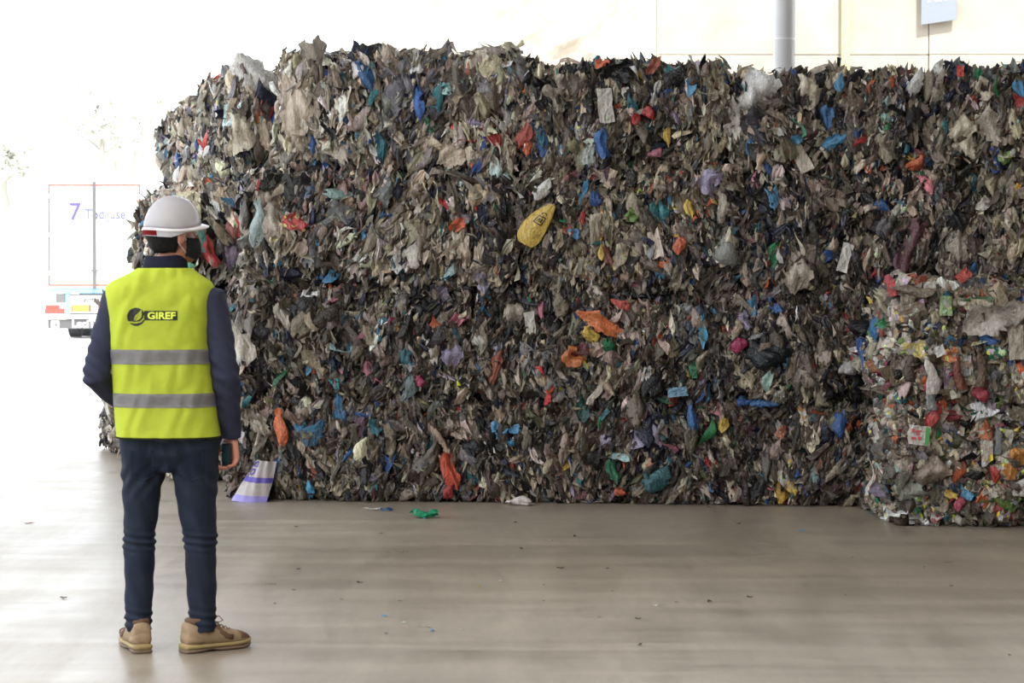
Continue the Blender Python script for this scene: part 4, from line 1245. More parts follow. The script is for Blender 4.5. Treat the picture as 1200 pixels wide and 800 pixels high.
def sack_pt(u, v):
    """u across, v up the sack (0..1)"""
    w = 0.255 * (1 - 0.42 * v)
    return (u * w + 0.09 * v * 1.0, 0.05 + 0.10 * v - 0.07 * math.cos(u * PI * 0.9) + 0.010 * math.sin(u * 21 + v * 7) * (0.3 + v), 0.002 + v * 0.27 - 0.012 * (u + .5))


def sack_patch(name, u0, u1, v0, v1, mat, off=0.0, nu=14, nv=8):
    bm = bmesh.new()
    g = [[bm.verts.new(Vector(sack_pt(u0 + (u1 - u0) * i / nu, v0 + (v1 - v0) * j / nv)) + Vector((0, -off, 0))) for i in range(nu + 1)] for j in range(nv + 1)]
    for j in range(nv):
        for i in range(nu):
            bm.faces.new((g[j][i], g[j][i + 1], g[j + 1][i + 1], g[j + 1][i]))
    return obj(name, bm, mat, sack, True)


sack_patch('sack_cloth', -.5, .5, 0, 1, M_SACK)
sack_patch('purple_band', -.5, .5, .48, .60, M_SACKP, 0.004)
sack_patch('purple_hem', -.5, .5, 0.0, .16, simple('pale_purple_print', lin(128, 118, 178), 0.6, noise=0.15, nscale=20), 0.003)
for ch, u0, v0 in (('O', -.28, .72), ('D', -.28, .90)):
    me = text_mesh(ch, 0.062, 0.003)
    co = np.empty(len(me.vertices) * 3, np.float32)
    me.vertices.foreach_get('co', co)
    co = co.reshape(-1, 3)
    # letters run up the side of the sack
    out = np.array([Vector(sack_pt(u0 - y / 0.2, v0 + x / 0.3)) + Vector((0, -0.006, 0)) for x, y, _ in co], np.float32)
    me.vertices.foreach_set('co', out.ravel())
    me.materials.clear()
    me.materials.append(M_SACKP)
    link(bpy.data.objects.new('purple_letter', me), sack)

# ------------------------------------------------------------------ litter on the floor
def litter(name, px, py, w, l, h, lib_, idx, col, label, rz=0.0, cat='litter', group=None):
    Y = F_PX * CAM_Z / (py - 329)
    p = at(px, py, Y)
    o = bpy.data.objects.new(name, lib_[idx % len(lib_)])
    COL.objects.link(o)
    b = np.empty(len(o.data.vertices) * 3, np.float32)
    o.data.vertices.foreach_get('co', b)
    zmin = b.reshape(-1, 3)[:, 2].min()
    o.location = (p.x, p.y, 0.002 - zmin * h)
    o.rotation_euler = (0, 0, rz)
    o.scale = (w, l, h)
    o.color = (*[float(c) for c in (C[col] if isinstance(col, str) else lin(*col))], 1)
    return tag(o, label, cat, group)


litter('plastic_bag', 497, 607, 0.10, 0.17, 0.10, L_SHEET, 4, (24, 140, 96), 'crumpled green plastic bag lying on the floor in front of the stack', 1.4, 'bag')
litter('film_scrap', 437, 598, 0.05, 0.13, 0.03, L_SHEET, 2, 'pale', 'flat whitish film scrap on the floor at the foot of the corner bale', 1.5, 'scrap')
litter('film_scrap', 453, 599, 0.05, 0.08, 0.035, L_SHEET, 6, (40, 84, 140), 'small blue film scrap on the floor beside the whitish one', 1.3, 'scrap')
litter('plastic_bag', 609, 592, 0.14, 0.18, 0.13, L_PUFF, 3, (214, 204, 198), 'dirty white bag slumped on the floor against the bottom row', 0.8, 'bag')
litter('film_scrap', 700, 590, 0.04, 0.20, 0.03, L_SHEET, 1, 'greige', 'long greyish film scrap on the floor along the bottom bale beside the teal bag', 1.5, 'scrap')
litter('paper_scrap', 33, 614, 0.03, 0.06, 0.012, L_SHEET, 5, (150, 90, 80), 'reddish-brown scrap lying alone on the shiny floor left of the worker', 1.4, 'scrap')
litter('film_scrap', 73, 702, 0.025, 0.04, 0.010, L_SHEET, 7, 'brown', 'small brown scrap on the floor to the left of the left shoe', 1.2, 'scrap')
litter('film_scrap', 421, 684, 0.02, 0.035, 0.012, L_SHEET, 8, 'char', 'black scrap on the floor right of the worker, closest dark speck to the jeans', 1.0, 'scrap')
litter('film_scrap', 560, 689, 0.016, 0.03, 0.01, L_SHEET, 3, 'yellow', 'tiny yellow scrap on the bare floor in the middle', 0.4, 'scrap')
LITR = random.Random(9)
for k in range(46):
    px_, py_ = LITR.uniform(300, 1190), LITR.uniform(606, 770)
    if px_ > 1010 and py_ < 640:
        continue
    s = LITR.uniform(0.010, 0.026)
    ck = LITR.choice(['char', 'brown', 'white', 'taupe', 'pale', 'brown', 'char', 'sky'])
    lab = 'tiny %s litter crumb on the bare floor, %s, %s' % ({'char': 'black', 'brown': 'brown', 'white': 'white', 'taupe': 'grey-brown', 'pale': 'whitish', 'sky': 'light blue'}[ck],
                                                              'close to the bales' if py_ < 650 else ('midway to the bales' if py_ < 705 else 'near the picture bottom'), 'at right' if px_ > 890 else ('at centre' if px_ > 590 else 'at left'))
    litter('litter_crumb', px_, py_, s, s * 1.6, s * 0.6, L_SHEET, LITR.randrange(12), ck,
           lab, LITR.uniform(0, 3), 'crumb', 'litter crumbs on the floor')

# ------------------------------------------------------------------ lorry trailer at the back of the yard
YT = 58.5
M_TWHITE = simple('white_trailer_door', lin(226, 228, 232), 0.45, noise=0.02, nscale=2)
M_TRED = simple('red_reflective_tape', lin(206, 74, 56), 0.4, noise=0.03)
M_TGREY = simple('grey_lock_rod', lin(92, 92, 94), 0.4)
M_TDARK = simple('dark_grey_rubber', lin(84, 84, 86), 0.7)
M_TTYRE = simple('black_tyre', lin(70, 70, 74), 0.8)
M_TBLUE = simple('pale_blue_chassis_paint', lin(120, 160, 196), 0.5)
M_TLAMP = simple('red_lamp_lens', lin(214, 70, 62), 0.25)
M_TYEL = simple('yellow_marker_plate', lin(232, 196, 64), 0.45)
M_TBOX = simple('grey_plastic_box', lin(96, 96, 98), 0.6)
M_VIOLET = simple('violet_lettering', lin(84, 72, 150), 0.5, noise=0.02)
M_GREYBLUE = simple('grey_blue_lettering', lin(92, 94, 136), 0.5, noise=0.02)
M_BLACKL = simple('black_lettering', lin(60, 58, 60), 0.5, noise=0.02)

xc = (111 - 600) / F_PX * YT
SPX = YT / F_PX            # metres per pixel at the trailer


def tx(px):
    return (px - 111) * SPX


def tz(py):
    return CAM_Z - (py - 329) * SPX


trailer = empty('truck_trailer', (xc, YT, 0), label='white box trailer of a parked lorry seen from behind in the bright yard', cat='trailer')


def tpart(name, mat, boxes, bevel=0.0, parent=None):
    bm = bmesh.new()
    for x0, x1, z0, z1, y0, y1 in boxes:
        add_box(bm, ((x0 + x1) / 2, (y0 + y1) / 2, (z0 + z1) / 2), (abs(x1 - x0), abs(y1 - y0), abs(z1 - z0)), bevel=bevel)
    return obj(name, bm, mat, parent or trailer)


xl, xr = tx(54), tx(168)
zt, zb_ = tz(212), tz(339)
tpart('box_body', M_TWHITE, [(xl, xr, zb_, zt, 0.06, 13.4)], 0.02)
for a, b in ((tx(57.5), tx(110.2)), (tx(111.8), tx(165))):
    d = tpart('rear_door', M_TWHITE, [(a, b, tz(337), tz(215), 0.0, 0.06)], 0.008)
    for zz in (tz(230), tz(275), tz(320)):
        e = a if a < -0.5 else b
        tpart('hinge', M_TWHITE, [(e - 0.06, e + 0.06, zz - 0.05, zz + 0.05, -0.03, 0.0)], 0, d)
t_ = 0.045
tpart('red_outline', M_TRED, [(tx(57), tx(165), tz(216) - t_, tz(216), -0.006, 0.0), (tx(57), tx(165), tz(335), tz(335) + t_, -0.006, 0.0),
                              (tx(57), tx(57) + t_, tz(335) + t_, tz(216) - t_, -0.006, 0.0), (tx(165) - t_, tx(165), tz(335) + t_, tz(216) - t_, -0.006, 0.0)])
bm = bmesh.new()
for q in (tx(110.6), tx(112.4)):
    add_cyl(bm, (q, -0.05, tz(338)), (q, -0.05, tz(213)), 0.028, seg=10)
obj('lock_rod', bm, M_TGREY, trailer)
tpart('lock_handle', M_TGREY, [(tx(106), tx(117), tz(318), tz(316), -0.09, -0.05)])
# lettering on the doors


def ttext(name, body, size, px, py, mat, y=-0.008, bold=0.0, parent=None, width=None):
    me = text_mesh(body, size, bold)
    xs = [v.co.x for v in me.vertices]
    sx = width * SPX / (max(xs) - min(xs)) if width else 1.0
    me.materials.clear()
    me.materials.append(mat)
    o = link(bpy.data.objects.new(name, me), parent or trailer)
    o.location = (tx(px), y, tz(py))
    o.rotation_euler = (PI / 2, 0, 0)
    o.scale = (sx, 1, 1)
    return o


ttext('violet_numeral', '7', 0.62, 88.5, 249, M_VIOLET, bold=0.012)
ttext('company_lettering', 'Todijuse', 0.36, 124, 251.5, M_GREYBLUE, width=48, bold=0.009)
# chassis and tail
tpart('chassis', M_TBLUE, [(xl + 0.05, xr - 0.05, tz(343.5), tz(339), 0.0, 0.3), (tx(76.5), tx(82), tz(368), tz(343), 0.02, 0.12), (tx(140), tx(145.5), tz(368), tz(343), 0.02, 0.12),
                           (tx(90), tx(94), tz(360), tz(340), 0.3, 13.0), (tx(128), tx(132), tz(360), tz(340), 0.3, 13.0)])
tpart('tool_box', M_TBOX, [(tx(65), tx(76), tz(354.5), tz(344), 0.02, 0.3)], 0.02)
tpart('tool_box', M_TBOX, [(tx(146), tx(157), tz(354.5), tz(344), 0.02, 0.3)], 0.02)
board = tpart('tail_board', M_TWHITE, [(tx(82.5), tx(139.5), tz(366.5), tz(346), -0.02, 0.02)])
tpart('board_frame', M_TDARK, [(tx(82), tx(140), tz(346.2), tz(344.6), -0.025, 0.03), (tx(82), tx(140), tz(368), tz(366.4), -0.025, 0.03)])
ttext('tail_lettering', 'Lecitrailer', 0.22, 111, 351.5, M_BLACKL, y=-0.024, bold=0.006, width=34)
for a, b in ((84, 107), (115, 138)):
    tpart('yellow_plate', M_TYEL, [(tx(a), tx(b), tz(364.5), tz(357.5), -0.03, -0.02)])
    tpart('red_plate_edge', M_TRED, [(tx(a), tx(b), tz(365), tz(364.3), -0.034, -0.02), (tx(a), tx(b), tz(357.7), tz(357), -0.034, -0.02), (tx(b) - 0.06, tx(b), tz(364.5), tz(357.5), -0.034, -0.02), (tx(a), tx(a) + 0.03, tz(364.5), tz(357.5), -0.034, -0.02)])
for a, b in ((52.5, 75.5), (146.5, 169.5)):
    lamp = tpart('tail_lamp', M_TLAMP, [(tx(a), tx(b), tz(367.5), tz(361), -0.04, 0.08), (tx(a + 1), tx(b - 5), tz(361), tz(357), -0.04, 0.08)], 0.01)
    tpart('clear_lamp', M_TWHITE, [(tx(a + 17), tx(b - 1), tz(361), tz(356), -0.03, 0.06)], 0, lamp)
tpart('bumper', M_TWHITE, [(tx(54), tx(168), tz(373.5), tz(368.5), -0.06, 0.1)], 0.02)
flap = tpart('mud_flap', M_TDARK, [(tx(56), tx(166), tz(385), tz(374), -0.01, 0.02)])
tpart('speed_sticker', M_TWHITE, [(tx(60), tx(69.5), tz(384), tz(375.5), -0.014, -0.01)], 0, flap)
ttext('sticker_mark', '6', 0.15, 66, 380.5, M_TGREY, y=-0.018, bold=0.01, parent=flap)
ttext('flap_lettering', 'LeciTrailer', 0.27, 111, 379.6, M_TWHITE, y=-0.016, bold=0.010, parent=flap, width=54)
for yy in (1.6, 2.95, 4.3):
    bm = bmesh.new()
    add_cyl(bm, (tx(72), yy, 0.47), (tx(150), yy, 0.47), 0.09, seg=12)
    obj('axle', bm, M_TDARK, trailer)
    for a, b in ((68, 82), (140, 154)):
        bm = bmesh.new()
        R_ = 0.47
        prof_ = [(0.16, -.5), (0.30, -.5), (R_ - 0.05, -.5), (R_, -.42), (R_, .42), (R_ - 0.05, .5), (0.30, .5), (0.16, .5)]
        rings = [[bm.verts.new((tx((a + b) / 2) + w_ * (b - a) * SPX, yy + r_ * math.cos(2 * PI * k / 28), 0.47 + r_ * math.sin(2 * PI * k / 28))) for k in range(28)] for r_, w_ in prof_]
        for A_, B_ in zip(rings, rings[1:] + rings[:1]):
            for k in range(28):
                bm.faces.new((A_[k], A_[(k + 1) % 28], B_[(k + 1) % 28], B_[k]))
        wh = obj('wheel', bm, M_TTYRE, trailer)
        bm = bmesh.new()
        add_cyl(bm, (tx(a + 2), yy, 0.47), (tx(b - 2), yy, 0.47), 0.17, seg=16)
        obj('hub', bm, M_TGREY, wh)
# landing legs hold up the front
tpart('landing_leg', M_TGREY, [(tx(88), tx(92), 0.0, tz(350), 11.0, 11.15)])
tpart('landing_leg', M_TGREY, [(tx(130), tx(134), 0.0, tz(350), 11.0, 11.15)])

# low rail at the left edge of the yard
Yr = 59.5
rail = empty('guard_rail', (at(33, 395, Yr).x, Yr, -0.012), label='low pale grey rail with one post at the left edge of the yard', cat='rail')
M_RAIL = simple('pale_galvanised_rail', lin(150, 150, 152), 0.5)
hR = CAM_Z - (367 - 329) / F_PX * Yr
for dx in (0.0, -1.2, -2.4):
    bm = bmesh.new()
    add_cyl(bm, (dx, 0, 0), (dx, 0, hR + 0.012), 0.04, seg=10)
    obj('post', bm, M_RAIL, rail)
bm = bmesh.new()
add_cyl(bm, (-2.45, 0, hR - 0.02), (0.05, 0, hR - 0.02), 0.03, seg=10)
obj('top_bar', bm, M_RAIL, rail)

# grey sign on the concrete wall
ps = at(1097, 15, YW)
sgn = empty('wall_sign', (ps.x, YW - 0.10, 0), label='grey sign plate with white letters hanging in front of the concrete wall', cat='sign')
M_SIGN = simple('grey_blue_sign_plate', lin(134, 142, 152), 0.6, noise=0.02)
bm = bmesh.new()
w_ = 41 * YW / F_PX / 2
zt_, zl_, zr_ = at(0, -34, YW).z, at(0, 31, YW).z, at(0, 25, YW).z
vsn = [bm.verts.new(p) for p in ((-w_, 0, zl_), (w_, 0, zr_), (w_, 0, zt_ + .05), (-w_, 0, zt_), (-w_, .02, zl_), (w_, .02, zr_), (w_, .02, zt_ + .05), (-w_, .02, zt_))]
for f in ((0, 1, 2, 3), (7, 6, 5, 4), (0, 4, 5, 1), (1, 5, 6, 2), (2, 6, 7, 3), (3, 7, 4, 0)):
    bm.faces.new([vsn[i] for i in f])
obj('plate', bm, M_SIGN, sgn)
bm = bmesh.new()
for dx in (-w_ * .6, w_ * .6):
    add_cyl(bm, (dx, 0.02, zt_ - .1), (dx, 0.11, zt_ - .1), 0.012, seg=8)
    add_cyl(bm, (dx, 0.02, zl_ + .12), (dx, 0.11, zl_ + .12), 0.012, seg=8)
obj('wall_bracket', bm, M_COLUMN, sgn)
me = text_mesh('PET', 0.19, 0.008)
me.materials.clear()
me.materials.append(M_WHITE)
o = link(bpy.data.objects.new('white_lettering', me), sgn)
o.location = (-0.01, -0.004, at(0, -1.5, YW).z)
o.rotation_euler = (PI / 2, math.radians(-6), 0)

# ------------------------------------------------------------------ the worker
SP = 296.0
PX0, PYF = 200.0, 329 + 1.47 * SP
YP = F_PX / SP
worker = empty('person', ((PX0 - 600) / SP, YP, 0), label='worker seen from behind in a yellow-green hi-vis vest, white hard hat and dark jeans', cat='person')


def wx(px):
    return (px - PX0) / SP


def wz(py):
    return 1.47 - (py - 329) / SP


M_SKIN = simple('skin', lin(176, 118, 96), 0.5, noise=0.05, nscale=30)
M_HAIR = simple('black_hair', lin(17, 16, 18), 0.7, noise=0.3, nscale=60, bump=0.5, bscale=150, stretch=(1, 1, .2), spec=0.2)
M_JACKET = simple('navy_jacket_cloth', lin(44, 46, 64), 0.85, noise=0.08, nscale=40, bump=0.15, bscale=300, spec=0.2)
M_VEST = simple('lime_vest_cloth', lin(212, 226, 78), 0.75, noise=0.03, nscale=30, bump=0.12, bscale=260, spec=0.25)
M_TAPE = simple('grey_reflective_tape', lin(142, 140, 140), 0.5, noise=0.06, nscale=50)
M_HEM = simple('dark_vest_binding', lin(70, 76, 34), 0.8)
M_JEANS = simple('dark_denim', lin(29, 36, 50), 0.85, noise=0.2, nscale=14, bump=0.2, bscale=400, spec=0.2)
M_HAT = simple('white_hard_hat_shell', lin(214, 212, 216), 0.25, noise=0.015, nscale=6)
M_HATRED = simple('red_hat_sticker', lin(176, 36, 52), 0.4, noise=0.05)
M_SHOE = simple('tan_suede', lin(140, 118, 92), 0.8, noise=0.12, nscale=30, bump=0.2, bscale=120)
M_SOLE = simple('worn_yellow_sole', lin(142, 124, 82), 0.7, noise=0.15, nscale=25)
M_OUTSOLE = simple('brown_outsole', lin(112, 92, 76), 0.8, noise=0.12)
M_SHOED = simple('brown_shoe_trim', lin(92, 66, 48), 0.8)
M_MASK = simple('black_face_mask', lin(34, 36, 40), 0.8)
M_STRAP = simple('pale_ear_loop', lin(206, 206, 206), 0.6)

HEADC = Vector((wx(203.5), 0.0, wz(274)))
HT = math.radians(-54)                     # head turned to the right
HM = Matrix.Translation(HEADC) @ Matrix.Rotation(HT, 4, 'Z')


def hp(x, y, z):
    return HM @ Vector((x, y, z))


# limb paths shared by body and clothes
SH_L, EL_L, WR_L = Vector((wx(136), 0.0, wz(350))), Vector((wx(114), -0.045, wz(440))), Vector((wx(152), 0.20, wz(486)))
SH_R, EL_R, WR_R = Vector((wx(249), 0.0, wz(350))), Vector((wx(265), -0.025, wz(440))), Vector((wx(268), 0.06, wz(512)))
LEG_L = [(520, 169, .100), (560, 166, .082), (600, 163.5, .069), (632, 161.5, .063), (680, 161.5, .059), (715, 160.5, .053), (740, 161.5, .052)]
LEG_R = [(520, 228, .098), (560, 228.5, .089), (600, 230, .075), (632, 233, .067), (680, 234.5, .059), (715, 235.5, .056), (740, 236, .055)]


def leg_path(rows, shrink):
    return [Vector((wx(c), 0.012 * math.sin((py - 520) / 220 * PI), wz(py))) for py, c, _ in rows], [(h - shrink, (h - shrink) * (1.16 if py < 540 else 1.08)) for py, _, h in rows]


def hand(bm, wrist, d, palm, curl, size=1.0):
    """palm with four unequal fingers and a thumb; d along the hand, palm = the way the palm faces"""
    d, palm = Vector(d).normalized(), Vector(palm).normalized()
    s = d.cross(palm).normalized()           # towards the thumb
    P = lambda a, b, c: wrist + (d * a + s * b + palm * c) * size
    add_tube(bm, [P(-.05, 0, 0), P(0, 0, 0), P(.035, 0, 0), P(.07, 0, 0), P(.092, 0, .002)], [(.024, .030), (.021, .029), (.018, .040), (.016, .043), (.012, .040)], 14, ref=palm)
    for b, ln, r0 in ((.031, .072, .0098), (.0105, .080, .0102), (-.0105, .075, .0098), (-.031, .058, .0088)):
        ang, p, pts = 0.12, P(.078, b, 0), [P(.06, b, 0), P(.088, b, 0)]
        cur = Vector((.088, 0.0))
        for seg_ in (.45, .31, .24):
            ang += curl
            cur = cur + Vector((math.cos(ang), math.sin(ang))) * ln * seg_
            pts.append(P(cur.x, b, cur.y))
        add_tube(bm, pts, [r0, r0 * 1.05, r0 * .98, r0 * .9, r0 * .66], 8, ref=s)
    add_tube(bm, [P(.015, .022, .004), P(.04, .050, .012), P(.066, .062, .026), P(.088, .056, .042)], [.014, .0125, .0108, .008], 8, ref=palm)


# ---- body: one continuous skin
bm = bmesh.new()
for rows in (LEG_L, LEG_R):
    pts, rad_ = leg_path(rows, 0.018)
    pts = [pts[0] + Vector((0, 0, .07))] + pts + [pts[-1] + Vector((0, 0, -.03))]
    add_tube(bm, pts, [rad_[0]] + rad_ + [.032], 16)
    t_ang = math.radians(20 if rows is LEG_L else -52)
    toe = Vector((-math.sin(t_ang), math.cos(t_ang), 0))
    q0 = pts[-1]
    add_tube(bm, [q0 - toe * .045 + Vector((0, 0, -.012)), q0 + toe * .03 + Vector((0, 0, -.010)), q0 + toe * .10 + Vector((0, 0, -.022)), q0 + toe * .16 + Vector((0, 0, -.032))], [.024, .030, .022, .012], 12)
add_tube(bm, [(wx(198), 0, wz(532)), (wx(198), 0, wz(518)), (wx(196), 0, wz(470)), (wx(192), 0, wz(410)), (wx(188), 0, wz(360)), (wx(190), 0, wz(340)), (wx(194), 0, wz(322))],
         [(.10, .07), (.155, .09), (.155, .095), (.165, .10), (.165, .095), (.12, .075), (.06, .06)], 20)
add_tube(bm, [(wx(195), 0, wz(335)), (wx(198), 0.0, wz(312)), (wx(202), 0.005, wz(296)), (HEADC.x, 0.0, HEADC.z - .03)], [.062, .056, .055, .055], 16)
for a, b, c in ((SH_L, EL_L, WR_L), (SH_R, EL_R, WR_R)):
    add_tube(bm, [a.lerp(Vector((wx(190), 0, a.z)), .35), a, a.lerp(b, .5), b, b.lerp(c, .4), c], [.045, .044, .040, .036, .035, .025], 14)
hand(bm, WR_R, (0.08, 0.03, -1), (-.75, -.65, -.05), 0.60, 1.05)
hand(bm, WR_L, (0.75, 0.62, -0.12), (-0.4, 0.6, -0.6), 0.45, 1.0)
# head: skull, jaw, nose, ears, lips, brow
M4 = HM
bmesh.ops.create_uvsphere(bm, u_segments=24, v_segments=16, radius=1, matrix=M4 @ Matrix.Translation((0, -.008, .035)) @ Matrix.Diagonal((.076, .097, .088, 1)))
bmesh.ops.create_uvsphere(bm, u_segments=20, v_segments=12, radius=1, matrix=M4 @ Matrix.Translation((0, .018, -.035)) @ Matrix.Diagonal((.064, .076, .085, 1)))
bmesh.ops.create_uvsphere(bm, u_segments=12, v_segments=8, radius=1, matrix=M4 @ Matrix.Translation((0, .070, -.092)) @ Matrix.Diagonal((.026, .022, .022, 1)))
add_tube(bm, [hp(0, .088, .012), hp(0, .104, -.014), hp(0, .112, -.034), hp(0, .090, -.042)], [.009, .012, .016, .010], 10)
for sx in (-1, 1):
    bmesh.ops.create_uvsphere(bm, u_segments=14, v_segments=10, radius=1, matrix=M4 @ Matrix.Translation((sx * .081, -.006, -.012)) @ Matrix.Rotation(sx * .45, 4, 'Z') @ Matrix.Rotation(-.15, 4, 'X') @ Matrix.Diagonal((.012, .023, .036, 1)))
    bmesh.ops.create_uvsphere(bm, u_segments=10, v_segments=6, radius=1, matrix=M4 @ Matrix.Translation((sx * .032, .082, .022)) @ Matrix.Diagonal((.022, .012, .008, 1)))
for dz, q in ((-.062, .010), (-.073, .012)):
    add_tube(bm, [hp(-.024, .080, dz), hp(0, .092, dz), hp(.024, .080, dz)], [.004, q * .7, .004], 8)
remesh('body', bm, 0.0055, M_SKIN, worker, 2)
for sx in (-1, 1):
    bm = bmesh.new()
    bmesh.ops.create_uvsphere(bm, u_segments=12, v_segments=8, radius=.0125, matrix=M4 @ Matrix.Translation((sx * .031, .0805, .006)))
    e_ = obj('eye', bm, simple('eye_white', lin(220, 216, 210), 0.2), worker, True)
    bm = bmesh.new()
    bmesh.ops.create_uvsphere(bm, u_segments=10, v_segments=6, radius=.006, matrix=M4 @ Matrix.Translation((sx * .031, .0885, .006)))
    obj('iris', bm, simple('dark_iris', lin(40, 26, 20), 0.2), e_, True)

# ---- hair below the hat, sideburns
bm = bmesh.new()
bmesh.ops.create_uvsphere(bm, u_segments=36, v_segments=24, radius=1, matrix=M4 @ Matrix.Translation((0, -.016, .02)) @ Matrix.Diagonal((.086, .100, .122, 1)))
inv = HM.inverted()
for v in list(bm.verts):
    p = inv @ v.co
    if p.z > .06 or p.z < -.085 + 0.6 * max(0, p.y + .02) or (p.y > .032 and p.z < .06) or (abs(p.x) > .060 and p.y > -.016 and p.z < .006 and not (p.y > 0.008 and p.z > -.03)):
        bm.verts.remove(v)
for v in bm.verts:
    p = inv @ v.co
    v.co += (v.co - HEADC).normalized() * 0.003 * math.sin(p.x * 190 + p.z * 60) * math.sin(p.z * 150)
bmesh.ops.solidify(bm, geom=bm.faces[:], thickness=0.008)
obj('hair', bm, M_HAIR, worker, True)
# ---- mask
bm = bmesh.new()
g = []
for j in range(9):
    v = j / 8
    row = []
    for i in range(15):
        u = i / 14 * 2 - 1
        a = u * 1.42
        rx, ry = .074, .104
        z_ = -.022 - v * .095 - 0.012 * (1 - abs(u)) * (v - .5)
        bul = 1.0 + 0.10 * (1 - u * u) * math.sin(PI * min(1, v * 1.1)) - 0.30 * max(0, v - .6)
        row.append(bm.verts.new(hp(rx * math.sin(a) * bul, (ry * math.cos(a)) * bul + 0.004, z_ * (1 - .25 * abs(u)))))
    g.append(row)
for j in range(8):
    for i in range(14):
        bm.faces.new((g[j][i], g[j][i + 1], g[j + 1][i + 1], g[j + 1][i]))
bmesh.ops.solidify(bm, geom=bm.faces[:], thickness=0.003)
mask = obj('face_mask', bm, M_MASK, worker, True)
bm = bmesh.new()
for sx in (-1, 1):
    add_tube(bm, [hp(sx * .074, .018, -.026), hp(sx * .083, -.005, .012), hp(sx * .082, -.024, .0), hp(sx * .080, -.020, -.035), hp(sx * .074, .016, -.075)], [.0022] * 5, 6)
obj('ear_loop', bm, M_STRAP, mask, True)

# ---- hard hat
bm = bmesh.new()
HATC = Vector((0, -.004, .052))
nu, nv = 48, 12
hg = []


def hat_pt(a, v, grow=0.0):
    """a round the head (0 = front), v from the rim (0) to the crown (1)"""
    rx, ry, h = .101 + grow, .117 + grow, .099 + grow
    drop = -.020 - .018 * (0.5 - 0.5 * math.cos(a)) + .012 * math.cos(2 * a) * 0.6
    th = v * PI / 2
    ridge = 0.006 * math.exp(-(math.sin(a) / .18) ** 2) * math.sin(2 * th)
    c = math.cos(th) ** 0.86
    return Vector((HATC.x + rx * c * math.sin(a), HATC.y + ry * c * math.cos(a), HATC.z + drop * (1 - v) + h * math.sin(th) * (1 + ridge * 3) + ridge))


for j in range(nv):
    hg.append([bm.verts.new(HM @ hat_pt(2 * PI * i / nu, j / nv)) for i in range(nu)])
top_v = bm.verts.new(HM @ hat_pt(0, 1))
for j in range(nv - 1):
    for i in range(nu):
        bm.faces.new((hg[j][i], hg[j][(i + 1) % nu], hg[j + 1][(i + 1) % nu], hg[j + 1][i]))
for i in range(nu):
    bm.faces.new((hg[-1][i], hg[-1][(i + 1) % nu], top_v))
bmesh.ops.solidify(bm, geom=bm.faces[:], thickness=0.004)
hat = obj('hard_hat', bm, M_HAT, worker, True)
# rim flange and peak
bm = bmesh.new()
rows = []
for k, (g_, dz) in enumerate(((0.0, .004), (0.006, 0.0), (0.007, -.006), (0.0, -.012), (-.002, -.004))):
    r_ = []
    for i in range(nu):
        a = 2 * PI * i / nu
        p = hat_pt(a, 0, 0)
        out_ = Vector((math.sin(a), math.cos(a), 0))
        pk = 0.028 * max(0.0, math.cos(a)) ** 1.6 if k in (1, 2) else (0.024 * max(0.0, math.cos(a)) ** 1.6 if k == 3 else 0)
        q = p + out_ * (g_ + pk) + Vector((0, 0, dz - 0.16 * pk))
        r_.append(bm.verts.new(HM @ q))
    rows.append(r_)
for A_, B_ in zip(rows, rows[1:] + rows[:1]):
    for i in range(nu):
        bm.faces.new((A_[i], A_[(i + 1) % nu], B_[(i + 1) % nu], B_[i]))
obj('hat_brim', bm, M_HAT, hat, True)
# red sticker round the back of the rim, and the lower skirt it sits on
for nm, a0, a1, z0, z1, mt, gr in (('rear_skirt', 1.2, 2 * PI - 1.2, -.030, 0.004, M_HAT, .0045), ('red_band', PI - .60, PI + .95, -.027, 0.0, M_HATRED, .0062)):
    bm = bmesh.new()
    n_ = 28
    A_, B_ = [], []
    for i in range(n_ + 1):
        a = a0 + (a1 - a0) * i / n_
        p = hat_pt(a, 0)
        o_ = Vector((math.sin(a), math.cos(a), 0)) * gr
        fade = min(1.0, min(i, n_ - i) / 6) if nm == 'rear_skirt' else 1
        A_.append(bm.verts.new(HM @ (p + o_ + Vector((0, 0, z1)))))
        B_.append(bm.verts.new(HM @ (p + o_ * .6 + Vector((0, 0, z0 * max(.15, fade))))))
    for i in range(n_):
        bm.faces.new((A_[i], A_[i + 1], B_[i + 1], B_[i]))
    bmesh.ops.solidify(bm, geom=bm.faces[:], thickness=0.003)
    obj(nm, bm, mt, hat, True)

# ---- jacket
bm = bmesh.new()
add_tube(bm, [(wx(198.5), 0, wz(517)), (wx(198), 0, wz(500)), (wx(194), 0, wz(460)), (wx(190), 0, wz(410)), (wx(187), 0, wz(365)), (wx(187.5), 0, wz(346)), (wx(189), 0, wz(334)), (wx(192), 0, wz(325)), (wx(193.5), 0.0, wz(318))],
         [(.196, .120), (.190, .116), (.182, .108), (.182, .108), (.188, .104), (.184, .094), (.146, .084), (.105, .078), (.088, .078)], 28)
for a, b, c in ((SH_L, EL_L, WR_L), (SH_R, EL_R, WR_R)):
    add_tube(bm, [a.lerp(Vector((wx(189), 0, a.z + .02)), .35), a, a.lerp(b, .35), a.lerp(b, .75), b, b.lerp(c, .3), b.lerp(c, .7), c + (c - b).normalized() * .004],
             [(.06, .07), (.060, .070), (.058, .064), (.057, .058), (.057, .056), (.054, .052), (.047, .046), (.043, .042)], 18)


def arm_fold(co, no):
    f = np.zeros(len(co))
    for E, k in ((EL_L, 1.0), (EL_R, 0.8)):
        d = np.linalg.norm(co - np.array(E), axis=1)
        f += k * np.exp(-(d / .16) ** 2) * (np.sin(co[:, 2] * 120 + co[:, 0] * 90 + co[:, 1] * 40) * .0045)
    f += 0.003 * np.sin(co[:, 2] * 55 + co[:, 0] * 70) * np.sin(co[:, 1] * 45 + 1 + co[:, 2] * 14)
    return co + no * f[:, None]


